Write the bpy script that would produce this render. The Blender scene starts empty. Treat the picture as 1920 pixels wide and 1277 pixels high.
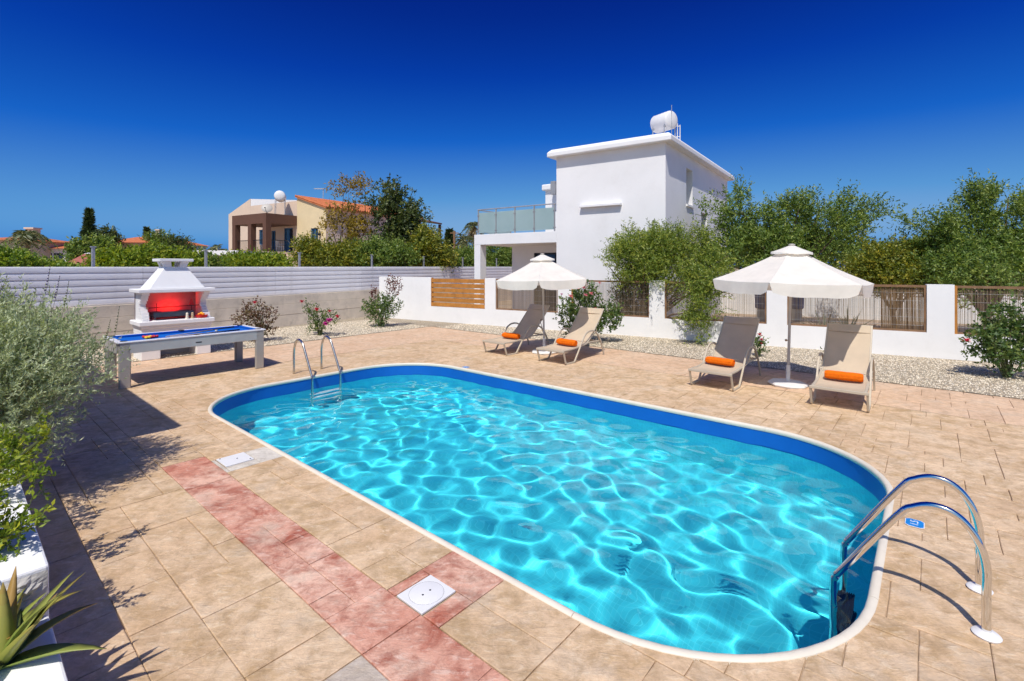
import bpy, math, random
import numpy as np
from mathutils import Vector, Matrix

# ------------------------------------------------------------------ camera, sky, sun, exposure
sc = bpy.context.scene
col = sc.collection
cam = bpy.data.cameras.new('camera'); cam_o = bpy.data.objects.new('camera', cam); col.objects.link(cam_o)
sc.camera = cam_o
cam_o.location = (0, 0, 2.1); cam_o.rotation_euler = (math.pi/2, 0, 0)
cam.sensor_width = 36; cam.lens = 36*913/1920; cam.shift_y = -138.5/1920
cam.clip_start = 0.05; cam.clip_end = 3000

SUN_EL, SUN_DIR = math.radians(57), Vector((0.15, 0.62, -1.0))      # shadows fall away and a little to the right
world = bpy.data.worlds.new('World'); sc.world = world; world.use_nodes = True
wn = world.node_tree
sky = wn.nodes.new('ShaderNodeTexSky'); sky.sky_type = 'NISHITA'; sky.sun_disc = False
sky.sun_elevation = SUN_EL; sky.sun_rotation = math.radians(193.6)
sky.air_density = 1.0; sky.dust_density = 1.4; sky.ozone_density = 3.0
# polariser-like grade of the whole dome: sky brightness -> colour, deep blue where the sky is darkest
sep = wn.nodes.new('ShaderNodeSeparateColor'); wn.links.new(sky.outputs[0], sep.inputs[0])
dv = wn.nodes.new('ShaderNodeMath'); dv.operation = 'DIVIDE'; dv.inputs[1].default_value = 20.0; wn.links.new(sep.outputs[1], dv.inputs[0])
rp = wn.nodes.new('ShaderNodeValToRGB'); wn.links.new(dv.outputs[0], rp.inputs[0])
SKY = [(1.3, (.0008, .014, .205)), (1.75, (.0010, .021, .245)), (2.2, (.0018, .047, .385)), (3.0, (.009, .125, .57)), (4.3, (.10, .315, .67)), (5.6, (.29, .47, .71)), (7.5, (.70, .76, .85)), (14.0, (2.1, 2.0, 1.9))]
while len(rp.color_ramp.elements) < len(SKY): rp.color_ramp.elements.new(.5)
for e, (x, c) in zip(rp.color_ramp.elements, SKY): e.position = x/20; e.color = (*[v/2.5 for v in c], 1)
gain = wn.nodes.new('ShaderNodeVectorMath'); gain.operation = 'SCALE'; gain.inputs['Scale'].default_value = 2.5/.12
wn.links.new(rp.outputs[0], gain.inputs[0]); wn.links.new(gain.outputs[0], wn.nodes['Background'].inputs[0])
wn.nodes['Background'].inputs[1].default_value = 0.12

sun = bpy.data.lights.new('sun', 'SUN'); sun.energy = 4.1; sun.angle = math.radians(0.5); sun.color = (1.0, 0.95, 0.88)
sun.cycles.is_caustics_light = True
sun_o = bpy.data.objects.new('sun', sun); col.objects.link(sun_o)
sun_o.rotation_euler = SUN_DIR.to_track_quat('-Z', 'Y').to_euler(); sun_o.location = (-10, -30, 50)
sc.view_settings.view_transform = 'Standard'; sc.view_settings.look = 'None'
sc.view_settings.exposure = 0.0; sc.view_settings.gamma = 1.0
sc.cycles.use_denoising = True; sc.cycles.caustics_refractive = True; sc.cycles.max_bounces = 10
sc.cycles.transparent_max_bounces = 12; sc.cycles.sample_clamp_indirect = 6

R = math.radians
UA = R(-40.7)                                    # pool axes: u along the pool, d across it
def P(u, d, z=0.0): return Vector((.7581*u+.6521*d, -.6521*u+.7581*d, z))
def at(px, py, Y): return Vector(((px-960)/913*Y, Y, 2.1+(500-py)/913*Y))
rng = np.random.default_rng(11); random.seed(5)

# ------------------------------------------------------------------ mesh builder
class MB:
    def __init__(s): s.v = []; s.f = []
    def add(s, vs, fs):
        n = len(s.v); s.v += [tuple(v) for v in vs]; s.f += [tuple(n+i for i in f) for f in fs]; return s
    def box(s, c, sz, rz=0, rx=0):
        m = Matrix.Translation(c) @ Matrix.Rotation(rz, 4, 'Z') @ Matrix.Rotation(rx, 4, 'X')
        h = [x/2 for x in sz]
        vs = [m @ Vector((a*h[0], b*h[1], e*h[2])) for e in (-1, 1) for a, b in ((-1,-1),(1,-1),(1,1),(-1,1))]
        return s.add(vs, [(3,2,1,0),(4,5,6,7),(0,1,5,4),(1,2,6,5),(2,3,7,6),(3,0,4,7)])
    def bx(s, x0, x1, y0, y1, z0, z1): return s.box(((x0+x1)/2, (y0+y1)/2, (z0+z1)/2), (x1-x0, y1-y0, z1-z0))
    def prism(s, poly, ext):
        n = len(poly); e = Vector(ext); a = [Vector(p) for p in poly]
        return s.add(a+[p+e for p in a], [tuple(range(n))[::-1], tuple(range(n, 2*n))]+[(i, (i+1) % n, n+(i+1) % n, n+i) for i in range(n)])
    def sweep(s, pts, prof, closed=False, up=Vector((0, 0, 1)), cap=True):
        pts = [Vector(p) for p in pts]; n = len(pts); k = len(prof); vs = []
        for i, p in enumerate(pts):
            a = pts[i-1] if (i or closed) else p; b = pts[(i+1) % n] if (i < n-1 or closed) else p
            t = (b-a).normalized(); x = t.cross(up)
            if x.length < 1e-4: x = t.cross(Vector((0, 1, 0)))
            x.normalize(); y = x.cross(t).normalized()
            vs += [p + x*q[0] + y*q[1] for q in prof]
        fs = [(i*k+j, i*k+(j+1) % k, ((i+1) % n)*k+(j+1) % k, ((i+1) % n)*k+j) for i in range(n if closed else n-1) for j in range(k)]
        if cap and not closed: fs += [tuple(range(k))[::-1], tuple((n-1)*k+j for j in range(k))]
        return s.add(vs, fs)
    def tube(s, pts, r, seg=8, up=Vector((0, 0, 1)), closed=False, r1=None):
        if r1 is None: return s.sweep(pts, [(r*math.cos(2*math.pi*i/seg), r*math.sin(2*math.pi*i/seg)) for i in range(seg)], closed, up)
        n0 = len(s.v); s.sweep(pts, [(math.cos(2*math.pi*i/seg), math.sin(2*math.pi*i/seg)) for i in range(seg)], closed, up)
        for i, p in enumerate(pts):
            rr = r+(r1-r)*i/(len(pts)-1)
            for j in range(seg):
                q = Vector(s.v[n0+i*seg+j])-Vector(p); s.v[n0+i*seg+j] = tuple(Vector(p)+q*rr)
        return s
    def lathe(s, prof, c=(0, 0, 0), seg=20, ph=0):
        vs = [(c[0]+r*math.cos(ph+2*math.pi*j/seg), c[1]+r*math.sin(ph+2*math.pi*j/seg), c[2]+z) for r, z in prof for j in range(seg)]
        fs = [(i*seg+j, i*seg+(j+1) % seg, (i+1)*seg+(j+1) % seg, (i+1)*seg+j) for i in range(len(prof)-1) for j in range(seg)]
        fs += [tuple(range(seg))[::-1], tuple((len(prof)-1)*seg+j for j in range(seg))]
        return s.add(vs, fs)
    def ball(s, c, r, seg=10, sz=1.0):
        n = max(4, seg//2)
        return s.lathe([(max(r*math.sin(math.pi*i/n), 1e-4), -r*math.cos(math.pi*i/n)*sz) for i in range(n+1)], c, seg)
    def build(s, name, m, parent=None, loc=None, rz=0, smooth=False, bevel=0, seg=2):
        me = bpy.data.meshes.new(name); me.from_pydata(s.v, [], s.f); me.materials.append(m)
        if smooth:
            me.polygons.foreach_set('use_smooth', [True]*len(me.polygons))
            if smooth == 'auto': me.set_sharp_from_angle(angle=R(40))
        o = bpy.data.objects.new(name, me); col.objects.link(o)
        if parent: o.parent = parent
        if loc is not None: o.location = loc
        o.rotation_euler.z = rz
        if bevel:
            b = o.modifiers.new('bevel', 'BEVEL'); b.width = bevel; b.segments = seg; b.limit_method = 'ANGLE'; b.angle_limit = R(40)
        return o

def tag(o, label=None, cat=None, group=None, kind=None):
    for k, v in (('label', label), ('category', cat), ('group', group), ('kind', kind)):
        if v: o[k] = v
    return o
def thing(name, label, cat, loc=(0, 0, 0), rz=0, group=None):
    o = bpy.data.objects.new(name, None); col.objects.link(o); o.empty_display_size = .1
    o.location = loc; o.rotation_euler.z = rz; return tag(o, label, cat, group)
def dup(o, loc, rz, label=None, parent=None):
    c = o.copy(); col.objects.link(c); c.parent = parent
    if loc is not None: c.location = loc; c.rotation_euler.z = rz
    if label: c['label'] = label
    for ch in list(o.children): dup(ch, None, None, None, c)
    return c
def inst(o, parent, loc, rz=0):
    c = o.copy(); col.objects.link(c); c.parent = parent; c.location = loc; c.rotation_euler.z = rz; return c

# ------------------------------------------------------------------ materials
def nd(nt, t, **kw):
    n = nt.nodes.new(t)
    for k, v in kw.items():
        if k.startswith('i_'):
            key = k[2:]; n.inputs[int(key) if key.isdigit() else key.replace('_', ' ')].default_value = v
        else: setattr(n, k, v)
    return n
def ramp(nt, fac, stops):
    r = nt.nodes.new('ShaderNodeValToRGB'); nt.links.new(fac, r.inputs[0])
    while len(r.color_ramp.elements) < len(stops): r.color_ramp.elements.new(0.5)
    for e, (p, c) in zip(r.color_ramp.elements, stops): e.position = p; e.color = (*c, 1)
    return r.outputs[0]
def mix(nt, fac, a, b, mode='MIX'):
    m = nt.nodes.new('ShaderNodeMix'); m.data_type = 'RGBA'; m.blend_type = mode
    for sock, v in ((m.inputs[0], fac), (m.inputs[6], a), (m.inputs[7], b)):
        if isinstance(v, (int, float)): sock.default_value = v
        elif isinstance(v, tuple): sock.default_value = (*v, 1)
        else: nt.links.new(v, sock)
    return m.outputs[2]
def base_mat(name):
    m = bpy.data.materials.new(name); m.use_nodes = True
    return m, m.node_tree, m.node_tree.nodes['Principled BSDF']
def noise(nt, co, scale, detail=4, rough=.6, out=0, dist=0):
    n = nd(nt, 'ShaderNodeTexNoise', i_Scale=scale, i_Detail=detail, i_Roughness=rough, i_Distortion=dist); nt.links.new(co, n.inputs['Vector']); return n.outputs[out]
def bump(nt, b, h, strength, dist):
    n = nd(nt, 'ShaderNodeBump', i_Strength=strength, i_Distance=dist); nt.links.new(h, n.inputs['Height']); nt.links.new(n.outputs[0], b.inputs['Normal'])
def std(name, c, rough=.6, var=.12, scale=3, bmp=0, bscale=60, metal=0, dirt=None, dirt_amt=.4, spec=.5, rand=0):
    """plain painted / cast surface: broad tone variation, optional dirt patches, fine relief"""
    m, nt, b = base_mat(name)
    co = nd(nt, 'ShaderNodeTexCoord').outputs['Object']
    n1 = noise(nt, co, scale, 5)
    lo = tuple(x*(1-var) for x in c); hi = tuple(min(1, x*(1+var)) for x in c)
    cc = ramp(nt, n1, [(.3, lo), (.7, hi)])
    if dirt:
        n2 = noise(nt, co, scale*1.7, 8, .72)
        f = nd(nt, 'ShaderNodeMapRange', i_1=.52, i_2=.75, i_4=dirt_amt); nt.links.new(n2, f.inputs[0])
        cc = mix(nt, f.outputs[0], cc, dirt)
    if rand:
        oi = nd(nt, 'ShaderNodeObjectInfo'); v = nd(nt, 'ShaderNodeMapRange', i_3=1-rand, i_4=1+rand); nt.links.new(oi.outputs['Random'], v.inputs[0])
        cc = mix(nt, 1.0, cc, v.outputs[0], 'MULTIPLY')
    nt.links.new(cc, b.inputs['Base Color']); b.inputs['Roughness'].default_value = rough; b.inputs['Metallic'].default_value = metal
    b.inputs['Specular IOR Level'].default_value = spec
    if bmp: bump(nt, b, noise(nt, co, bscale, 5), bmp, .01)
    return m
def leaf_mat(name, stops, trans=.35, rough=.5):
    m, nt, b = base_mat(name)
    a = nd(nt, 'ShaderNodeAttribute', attribute_name='tint')
    c = ramp(nt, a.outputs['Fac'], stops)
    nt.links.new(c, b.inputs['Base Color']); b.inputs['Roughness'].default_value = rough
    t = nt.nodes.new('ShaderNodeBsdfTranslucent'); nt.links.new(mix(nt, 1.0, c, (1.5, 1.5, .7), 'MULTIPLY'), t.inputs[0])
    mx = nd(nt, 'ShaderNodeMixShader', i_0=trans); nt.links.new(b.outputs[0], mx.inputs[1]); nt.links.new(t.outputs[0], mx.inputs[2])
    nt.links.new(mx.outputs[0], nt.nodes['Material Output'].inputs[0]); return m

def slab_mat(name, c0, c1, stain, stain_amt, pale, gain=.05):
    """stamped concrete: hand-coloured mottling, brown weathering, split-stone relief"""
    m, nt, b = base_mat(name)
    pos = nd(nt, 'ShaderNodeNewGeometry').outputs['Position']
    mp = nd(nt, 'ShaderNodeMapping'); mp.inputs['Rotation'].default_value = (0, 0, -UA); mp.inputs['Scale'].default_value = (1.0, 2.4, 1); nt.links.new(pos, mp.inputs[0])
    oi = nd(nt, 'ShaderNodeObjectInfo')
    n1 = noise(nt, pos, 1.1, 6, .62); n2 = noise(nt, pos, 3.4, 8, .7, dist=.6); n3 = noise(nt, mp.outputs[0], 9, 8, .72, dist=.8); n4 = noise(nt, pos, 60, 3)
    cc = ramp(nt, n1, [(.32, c0), (.68, c1)])
    f = nd(nt, 'ShaderNodeMapRange', i_1=.47, i_2=.66, i_4=stain_amt); nt.links.new(n2, f.inputs[0]); cc = mix(nt, f.outputs[0], cc, stain)
    f = nd(nt, 'ShaderNodeMapRange', i_1=.53, i_2=.67, i_4=.6); nt.links.new(n3, f.inputs[0]); cc = mix(nt, f.outputs[0], cc, pale)
    f = nd(nt, 'ShaderNodeMapRange', i_1=.3, i_2=.44, i_3=.30, i_4=0.0); nt.links.new(n3, f.inputs[0]); cc = mix(nt, f.outputs[0], cc, tuple(x*.55 for x in c0))
    n5 = noise(nt, pos, 8, 9, .75, dist=.4); n6 = noise(nt, pos, 2.2, 7, .7)
    f = nd(nt, 'ShaderNodeMapRange', i_1=.50, i_2=.64, i_4=.5); nt.links.new(n5, f.inputs[0]); cc = mix(nt, f.outputs[0], cc, tuple(.5*a+.5*b_ for a, b_ in zip(stain, c0)))
    v = nd(nt, 'ShaderNodeMapRange', i_1=.36, i_2=.66, i_3=1.12, i_4=.84); nt.links.new(n5, v.inputs[0]); cc = mix(nt, 1.0, cc, v.outputs[0], 'MULTIPLY')
    f = nd(nt, 'ShaderNodeMapRange', i_1=.54, i_2=.68, i_4=.45); nt.links.new(n6, f.inputs[0]); cc = mix(nt, f.outputs[0], cc, tuple((c0[0]*.66+.09, c0[0]*.54+.07, c0[0]*.42+.05)))
    v = nd(nt, 'ShaderNodeMapRange', i_3=1-gain, i_4=1+gain); nt.links.new(oi.outputs['Random'], v.inputs[0]); cc = mix(nt, 1.0, cc, v.outputs[0], 'MULTIPLY')
    v = nd(nt, 'ShaderNodeMapRange', i_3=.86, i_4=1.14); nt.links.new(n4, v.inputs[0]); cc = mix(nt, 1.0, cc, v.outputs[0], 'MULTIPLY')
    nt.links.new(cc, b.inputs['Base Color']); b.inputs['Roughness'].default_value = .75; b.inputs['Specular IOR Level'].default_value = .3
    ad = nd(nt, 'ShaderNodeMath', operation='ADD'); nt.links.new(n3, ad.inputs[0]); nt.links.new(n2, ad.inputs[1])
    bump(nt, b, ad.outputs[0], .75, .014)
    return m

M = {}
M['slab'] = slab_mat('stamped_concrete', (.60, .405, .24), (.75, .555, .365), (.43, .275, .125), .75, (.81, .66, .47))
M['outer'] = slab_mat('stamped_concrete_pink', (.65, .43, .27), (.75, .54, .365), (.48, .31, .18), .4, (.74, .56, .42))
M['red'] = slab_mat('stamped_concrete_red', (.56, .22, .145), (.82, .55, .41), (.34, .07, .035), .9, (.82, .64, .52))
M['grey'] = slab_mat('stamped_concrete_grey', (.50, .42, .34), (.58, .49, .40), (.42, .31, .2), .5, (.66, .58, .5))
M['patch'] = slab_mat('fresh_concrete', (.60, .54, .46), (.70, .65, .57), (.52, .42, .30), .3, (.76, .72, .66))
M['grout'] = std('grout', (.43, .31, .205), .9, .25, 4, .3)
M['dirt'] = std('dry_ground', (.42, .31, .21), .95, .25, .6, .6, 12, dirt=(.26, .19, .11), dirt_amt=.6)
M['asphalt'] = std('road_dust', (.50, .36, .25), .95, .15, .5, .4, 30, dirt=(.36, .27, .19))
M['soil'] = std('soil', (.11, .075, .05), .95, .3, 6, .8, 30)
M['white'] = std('white_render', (.85, .84, .83), .75, .03, 1.2, .25, 90, dirt=(.62, .60, .57), dirt_amt=.25, spec=.3)
M['white_house'] = std('white_house_render', (.82, .81, .81), .8, .035, .7, .35, 30, dirt=(.70, .68, .66), dirt_amt=.35, spec=.2)
M['rough_white'] = std('roughcast_render', (.50, .47, .42), .9, .12, 7, 1.0, 14, dirt=(.40, .37, .33), dirt_amt=.5)
M['board'] = std('fence_board_paint', (.90, .89, .90), .5, .04, 1.5, .25, 25, dirt=(.62, .60, .57), dirt_amt=.4, rand=.05)
M['fconc'] = std('board_marked_concrete', (.80, .70, .56), .9, .14, 1.6, .7, 25, dirt=(.45, .39, .31), dirt_amt=.6)
M['galv'] = std('galvanised_steel', (.45, .46, .48), .5, .1, 5, metal=.6)
M['timber'] = std('stained_timber', (.46, .19, .035), .55, .22, 4, .4, 30, rand=.12)
M['timber_old'] = std('weathered_timber', (.22, .12, .06), .8, .3, 5, .5, 30, dirt=(.3, .24, .18))
M['cloth'] = std('blue_baize', (.006, .125, .52), .9, .08, 6, .2, 200, spec=.1)
M['tablewhite'] = std('table_laminate', (.72, .72, .74), .4, .02, 3)
M['silver'] = std('silver_laminate', (.40, .375, .34), .4, .06, 3, metal=.3)
M['apron'] = std('brushed_apron', (.52, .505, .48), .35, .06, 4, metal=.3)
M['black'] = std('black_plastic', (.015, .015, .017), .5)
M['iron'] = std('cast_iron', (.03, .032, .04), .5, .2, 6, metal=.6)
M['frame'] = std('taupe_resin', (.50, .43, .33), .45, .05, 4, rand=.03)
M['towel'] = std('orange_terry', (.86, .165, .008), .95, .12, 30, 1.0, 160, spec=.1)
M['canvas_base'] = std('painted_concrete_base', (.74, .72, .69), .8, .08, 6, .6, 25, dirt=(.5, .45, .4))
M['pole'] = std('umbrella_pole', (.50, .46, .41), .5, .05, 5)
M['cap'] = std('white_plastic', (.78, .77, .76), .45, .03, 5)
M['coping'] = std('cream_coping', (.74, .67, .55), .5, .06, 2.5, .15, 60, dirt=(.55, .47, .36), dirt_amt=.35)
M['steel'] = std('polished_steel', (.78, .77, .75), .08, .04, 4, metal=1)
M['steel_far'] = std('satin_steel', (.55, .54, .52), .25, .06, 4, metal=1)
M['bark'] = std('bark', (.14, .095, .065), .95, .3, 8, .8, 30)
M['palmbark'] = std('palm_bark', (.20, .14, .09), .95, .3, 8, .8, 30)
M['stem'] = std('green_stem', (.10, .12, .04), .8, .2, 8)
M['brown'] = std('brown_render', (.125, .058, .036), .8, .08, 2)
M['cream'] = std('cream_render', (.76, .61, .37), .85, .05, 1, dirt=(.56, .42, .27), dirt_amt=.3)
M['pinkwall'] = std('pink_render', (.72, .56, .43), .85, .05, 1)
M['terracotta'] = std('terracotta', (.52, .155, .055), .85, .25, 3, .4, 20, rand=.15)
M['redtile'] = std('red_tile', (.42, .13, .085), .85, .2, 3, .4, 20)
M['blueframe'] = std('blue_window_frame', (.05, .17, .34), .5, .1, 3)
M['glass_dark'] = std('window_glass', (.02, .035, .06), .08, .1, 2, spec=.8)
M['joint'] = std('joint_filler', (.10, .07, .05), .9, .2, 6)
M['tray'] = std('blue_grey_tray', (.10, .12, .15), .5, .2, 5, metal=.4)
M['soot'] = std('smoked_render', (.27, .215, .22), .85, .2, 3, .3, 40, dirt=(.16, .13, .14), dirt_amt=.6)
M['ac'] = std('grey_metal', (.35, .35, .36), .5, .1, 4, metal=.3)
M['bluebin'] = std('blue_plastic', (.02, .08, .30), .5)
M['yellowwall'] = std('far_render', (.62, .50, .36), .9, .08, 1)
def glass_mat():
    m, nt, b = base_mat('frosted_glass')
    co = nd(nt, 'ShaderNodeTexCoord').outputs['Object']
    b.inputs['Base Color'].default_value = (.50, .63, .62, 1); b.inputs['Roughness'].default_value = .15
    nt.links.new(ramp(nt, noise(nt, co, 1.5), [(.3, (.44, .58, .58)), (.7, (.53, .66, .66))]), b.inputs['Base Color'])
    tr = nd(nt, 'ShaderNodeBsdfTranslucent', i_0=(.6, .72, .72, 1)); mx = nd(nt, 'ShaderNodeMixShader', i_0=.45)
    nt.links.new(b.outputs[0], mx.inputs[1]); nt.links.new(tr.outputs[0], mx.inputs[2]); nt.links.new(mx.outputs[0], nt.nodes['Material Output'].inputs[0]); return m
M['glass'] = glass_mat()
def fabric_mat(name, c, trans, bs, weave):
    m, nt, b = base_mat(name)
    co = nd(nt, 'ShaderNodeTexCoord').outputs['Object']
    cc = ramp(nt, noise(nt, co, 4, 6), [(.3, tuple(x*.93 for x in c)), (.7, tuple(min(1, x*1.05) for x in c))])
    nt.links.new(cc, b.inputs['Base Color']); b.inputs['Roughness'].default_value = .85; b.inputs['Specular IOR Level'].default_value = .2
    w = noise(nt, co, weave, 2); bump(nt, b, w, bs, .004)
    tr = nt.nodes.new('ShaderNodeBsdfTranslucent'); nt.links.new(cc, tr.inputs[0]); mx = nd(nt, 'ShaderNodeMixShader', i_0=trans)
    nt.links.new(b.outputs[0], mx.inputs[1]); nt.links.new(tr.outputs[0], mx.inputs[2]); nt.links.new(mx.outputs[0], nt.nodes['Material Output'].inputs[0]); return m
M['canvas'] = fabric_mat('umbrella_canvas', (.90, .865, .79), .30, .3, 90)
M['sling'] = fabric_mat('sling_mesh', (.74, .62, .47), .35, .4, 250)
def gravel_mat():
    m, nt, b = base_mat('white_gravel')
    pos = nd(nt, 'ShaderNodeNewGeometry').outputs['Position']
    v = nd(nt, 'ShaderNodeTexVoronoi', i_Scale=44); nt.links.new(pos, v.inputs['Vector'])
    c = ramp(nt, v.outputs['Color'], [(.1, (.54, .42, .28)), (.45, (.78, .65, .47)), (.9, (.88, .78, .62))])
    d = nd(nt, 'ShaderNodeMapRange', i_1=0.0, i_2=.55, i_3=1.0, i_4=.45); nt.links.new(v.outputs['Distance'], d.inputs[0])
    c = mix(nt, 1.0, c, d.outputs[0], 'MULTIPLY')
    f = nd(nt, 'ShaderNodeMapRange', i_1=.55, i_2=.75, i_4=.5); nt.links.new(noise(nt, pos, .9, 6), f.inputs[0]); c = mix(nt, f.outputs[0], c, (.42, .30, .18))
    nt.links.new(c, b.inputs['Base Color']); b.inputs['Roughness'].default_value = .9; b.inputs['Specular IOR Level'].default_value = .2
    inv = nd(nt, 'ShaderNodeMath', operation='SUBTRACT', i_0=1.0); nt.links.new(v.outputs['Distance'], inv.inputs[1]); bump(nt, b, inv.outputs[0], 1.0, .02)
    return m
M['gravel'] = gravel_mat()
M['pebble'] = leaf_mat('pebbles', [(0, (.40, .29, .18)), (.3, (.80, .67, .48)), (1, (.90, .81, .66))], 0.0, .85)
def liner_mat(name, c, line, scale):
    m, nt, b = base_mat(name)
    co = nd(nt, 'ShaderNodeTexCoord').outputs['UV']
    br = nd(nt, 'ShaderNodeTexBrick', offset=0.0, i_Scale=scale, i_5=.045, i_6=.0, i_7=0.0, i_8=1.0, i_9=1.0)
    br.inputs[1].default_value = (*c, 1); br.inputs[2].default_value = (*[x*.86 for x in c], 1); br.inputs[3].default_value = (*line, 1)
    nt.links.new(co, br.inputs[0]); nt.links.new(br.outputs[0], b.inputs['Base Color']); b.inputs['Roughness'].default_value = .5; return m
M['liner'] = liner_mat('mosaic_liner', (.05, .64, .77), (.09, .68, .79), 22)
M['band'] = std('blue_liner_band', (.004, .12, .50), .4, .08, 2)
def water_mat():
    m, nt, b = base_mat('pool_water'); nt.nodes.remove(b)
    g = nd(nt, 'ShaderNodeBsdfGlass', i_Roughness=0.0, i_IOR=1.33); g.inputs['Color'].default_value = (.93, 1, 1, 1)
    nt.links.new(g.outputs[0], nt.nodes['Material Output'].inputs[0]); return m
M['water'] = water_mat()
L = {}
L['lavender'] = leaf_mat('silver_leaf', [(0, (.23, .27, .145)), (.5, (.44, .50, .30)), (1, (.66, .70, .50))], .28, .7)
L['bright'] = leaf_mat('bright_leaf', [(0, (.07, .13, .010)), (.5, (.21, .30, .02)), (1, (.52, .50, .04))], .35, .6)
L['hedge'] = leaf_mat('hedge_leaf', [(0, (0.060, 0.128, 0.017)), (.5, (0.187, 0.297, 0.031)), (1, (0.510, 0.527, 0.060))])
L['olive'] = leaf_mat('olive_leaf', [(0, (.045, .085, .018)), (.5, (.155, .245, .045)), (1, (.42, .47, .11))])
L['drooping'] = leaf_mat('drooping_leaf', [(0, (.05, .09, .014)), (.5, (.20, .28, .04)), (1, (.52, .52, .10))])
L['yellowgreen'] = leaf_mat('yellowing_leaf', [(0, (.07, .10, .015)), (.5, (.20, .24, .03)), (1, (.52, .42, .04))])
L['dark'] = leaf_mat('dark_leaf', [(0, (0.024, 0.042, 0.011)), (.5, (0.068, 0.102, 0.024)), (1, (0.240, 0.255, 0.060))], .25)
L['conifer'] = leaf_mat('conifer_leaf', [(0, (0.017, 0.035, 0.014)), (.5, (0.049, 0.084, 0.031)), (1, (0.112, 0.154, 0.056))], .15)
L['bronze'] = leaf_mat('sparse_yellow_leaf', [(0, (0.104, 0.085, 0.016)), (.5, (0.312, 0.221, 0.033)), (1, (0.598, 0.429, 0.065))])
L['rose'] = leaf_mat('rose_leaf', [(0, (0.034, 0.076, 0.020)), (.5, (0.102, 0.178, 0.048)), (1, (0.289, 0.340, 0.085))])
L['rosered'] = leaf_mat('red_rose_leaf', [(0, (0.070, 0.042, 0.028)), (.5, (0.168, 0.077, 0.049)), (1, (0.224, 0.224, 0.070))])
L['palm'] = leaf_mat('palm_leaf', [(0, (0.030, 0.053, 0.018)), (.5, (0.105, 0.135, 0.045)), (1, (0.375, 0.330, 0.135))], .2)
L['palmdry'] = leaf_mat('dry_palm_leaf', [(0, (.16, .11, .05)), (.5, (.30, .22, .10)), (1, (.45, .36, .2))], .2)
L['reed'] = leaf_mat('reed', [(0, (.16, .11, .07)), (.5, (.34, .24, .15)), (1, (.52, .40, .27))], .1, .7)
L['reedwarm'] = leaf_mat('golden_reed', [(0, (.24, .12, .04)), (.5, (.46, .26, .08)), (1, (.62, .40, .17))], .1, .7)
for n, c in (('crimson', (.55, .01, .035)), ('magenta', (.52, .02, .26)), ('pinkbloom', (.78, .26, .30)), ('yellowbloom', (.80, .58, .02)), ('purple', (.09, .05, .17)), ('redpot', (.62, .012, .015)), ('orange', (.85, .28, .02)), ('redball', (.60, .02, .02)), ('yellowball', (.85, .50, .02)), ('ivory', (.78, .72, .58)), ('peppermill', (.50, .36, .22)), ('markerblue', (.01, .22, .62)), ('markerwhite', (.8, .8, .8)), ('cuewood', (.60, .42, .22))):
    M[n] = std(n, c, .45, .12, 12)

# ------------------------------------------------------------------ the pool outline (rounded rectangle in u, d)
PU0, PU1, PD0, PD1, PR = -9.0, -.25, 2.44, 6.98, 1.38
def outline(inset=0.0, n=18, step=.25):
    u0, u1, d0, d1, r = PU0+inset, PU1-inset, PD0+inset, PD1-inset, PR-inset
    pts = []
    for cu, cd, a0 in ((u1-r, d1-r, 0), (u0+r, d1-r, 90), (u0+r, d0+r, 180), (u1-r, d0+r, 270)):
        for i in range(n+1):
            a = R(a0+90*i/n); pts.append((cu+r*math.cos(a), cd+r*math.sin(a)))
    out = []
    for i, p in enumerate(pts):
        q = pts[(i+1) % len(pts)]; L_ = math.hypot(q[0]-p[0], q[1]-p[1]); k = max(1, int(L_/step))
        if L_ < 1e-6: continue
        out += [(p[0]+(q[0]-p[0])*j/k, p[1]+(q[1]-p[1])*j/k) for j in range(k)]
    return out
def inside_dist(u, d, inset=0.0):
    """signed distance to the outline (positive outside) and its normal"""
    u0, u1, d0, d1, r = PU0+inset, PU1-inset, PD0+inset, PD1-inset, PR-inset
    cu, cd = (u0+u1)/2, (d0+d1)/2; qx, qy = abs(u-cu)-((u1-u0)/2-r), abs(d-cd)-((d1-d0)/2-r)
    sx, sy = (1 if u > cu else -1), (1 if d > cd else -1)
    if qx > 0 and qy > 0:
        l = math.hypot(qx, qy); return l-r, (sx*qx/l, sy*qy/l)
    return (qx-r, (sx, 0)) if qx > qy else (qy-r, (0, sy))

# ------------------------------------------------------------------ setting: ground, deck, gravel
inner = outline(.03)
def ring_sheet(name, m, z, u0, u1, d0, d1, kind='structure'):
    cu, cd = (PU0+PU1)/2, (PD0+PD1)/2; vs, fs = [], []; n = len(inner)
    for (u, d) in inner: vs.append(P(u, d, z))
    for (u, d) in inner:
        a, b = u-cu, d-cd
        t = min(((u1-cu)/a if a > 1e-9 else (u0-cu)/a if a < -1e-9 else 1e9), ((d1-cd)/b if b > 1e-9 else (d0-cd)/b if b < -1e-9 else 1e9))
        vs.append(P(cu+a*t, cd+b*t, z))
    fs = [(i, n+i, n+(i+1) % n, (i+1) % n) for i in range(n)]
    return tag(MB().add(vs, fs).build(name, m), kind=kind)
ground = ring_sheet('ground', M['dirt'], -.06, -900, 900, -900, 900)
deck = ring_sheet('pool_deck', M['grout'], -.012, -13.32, 9.0, .30, 11.12)

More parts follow.
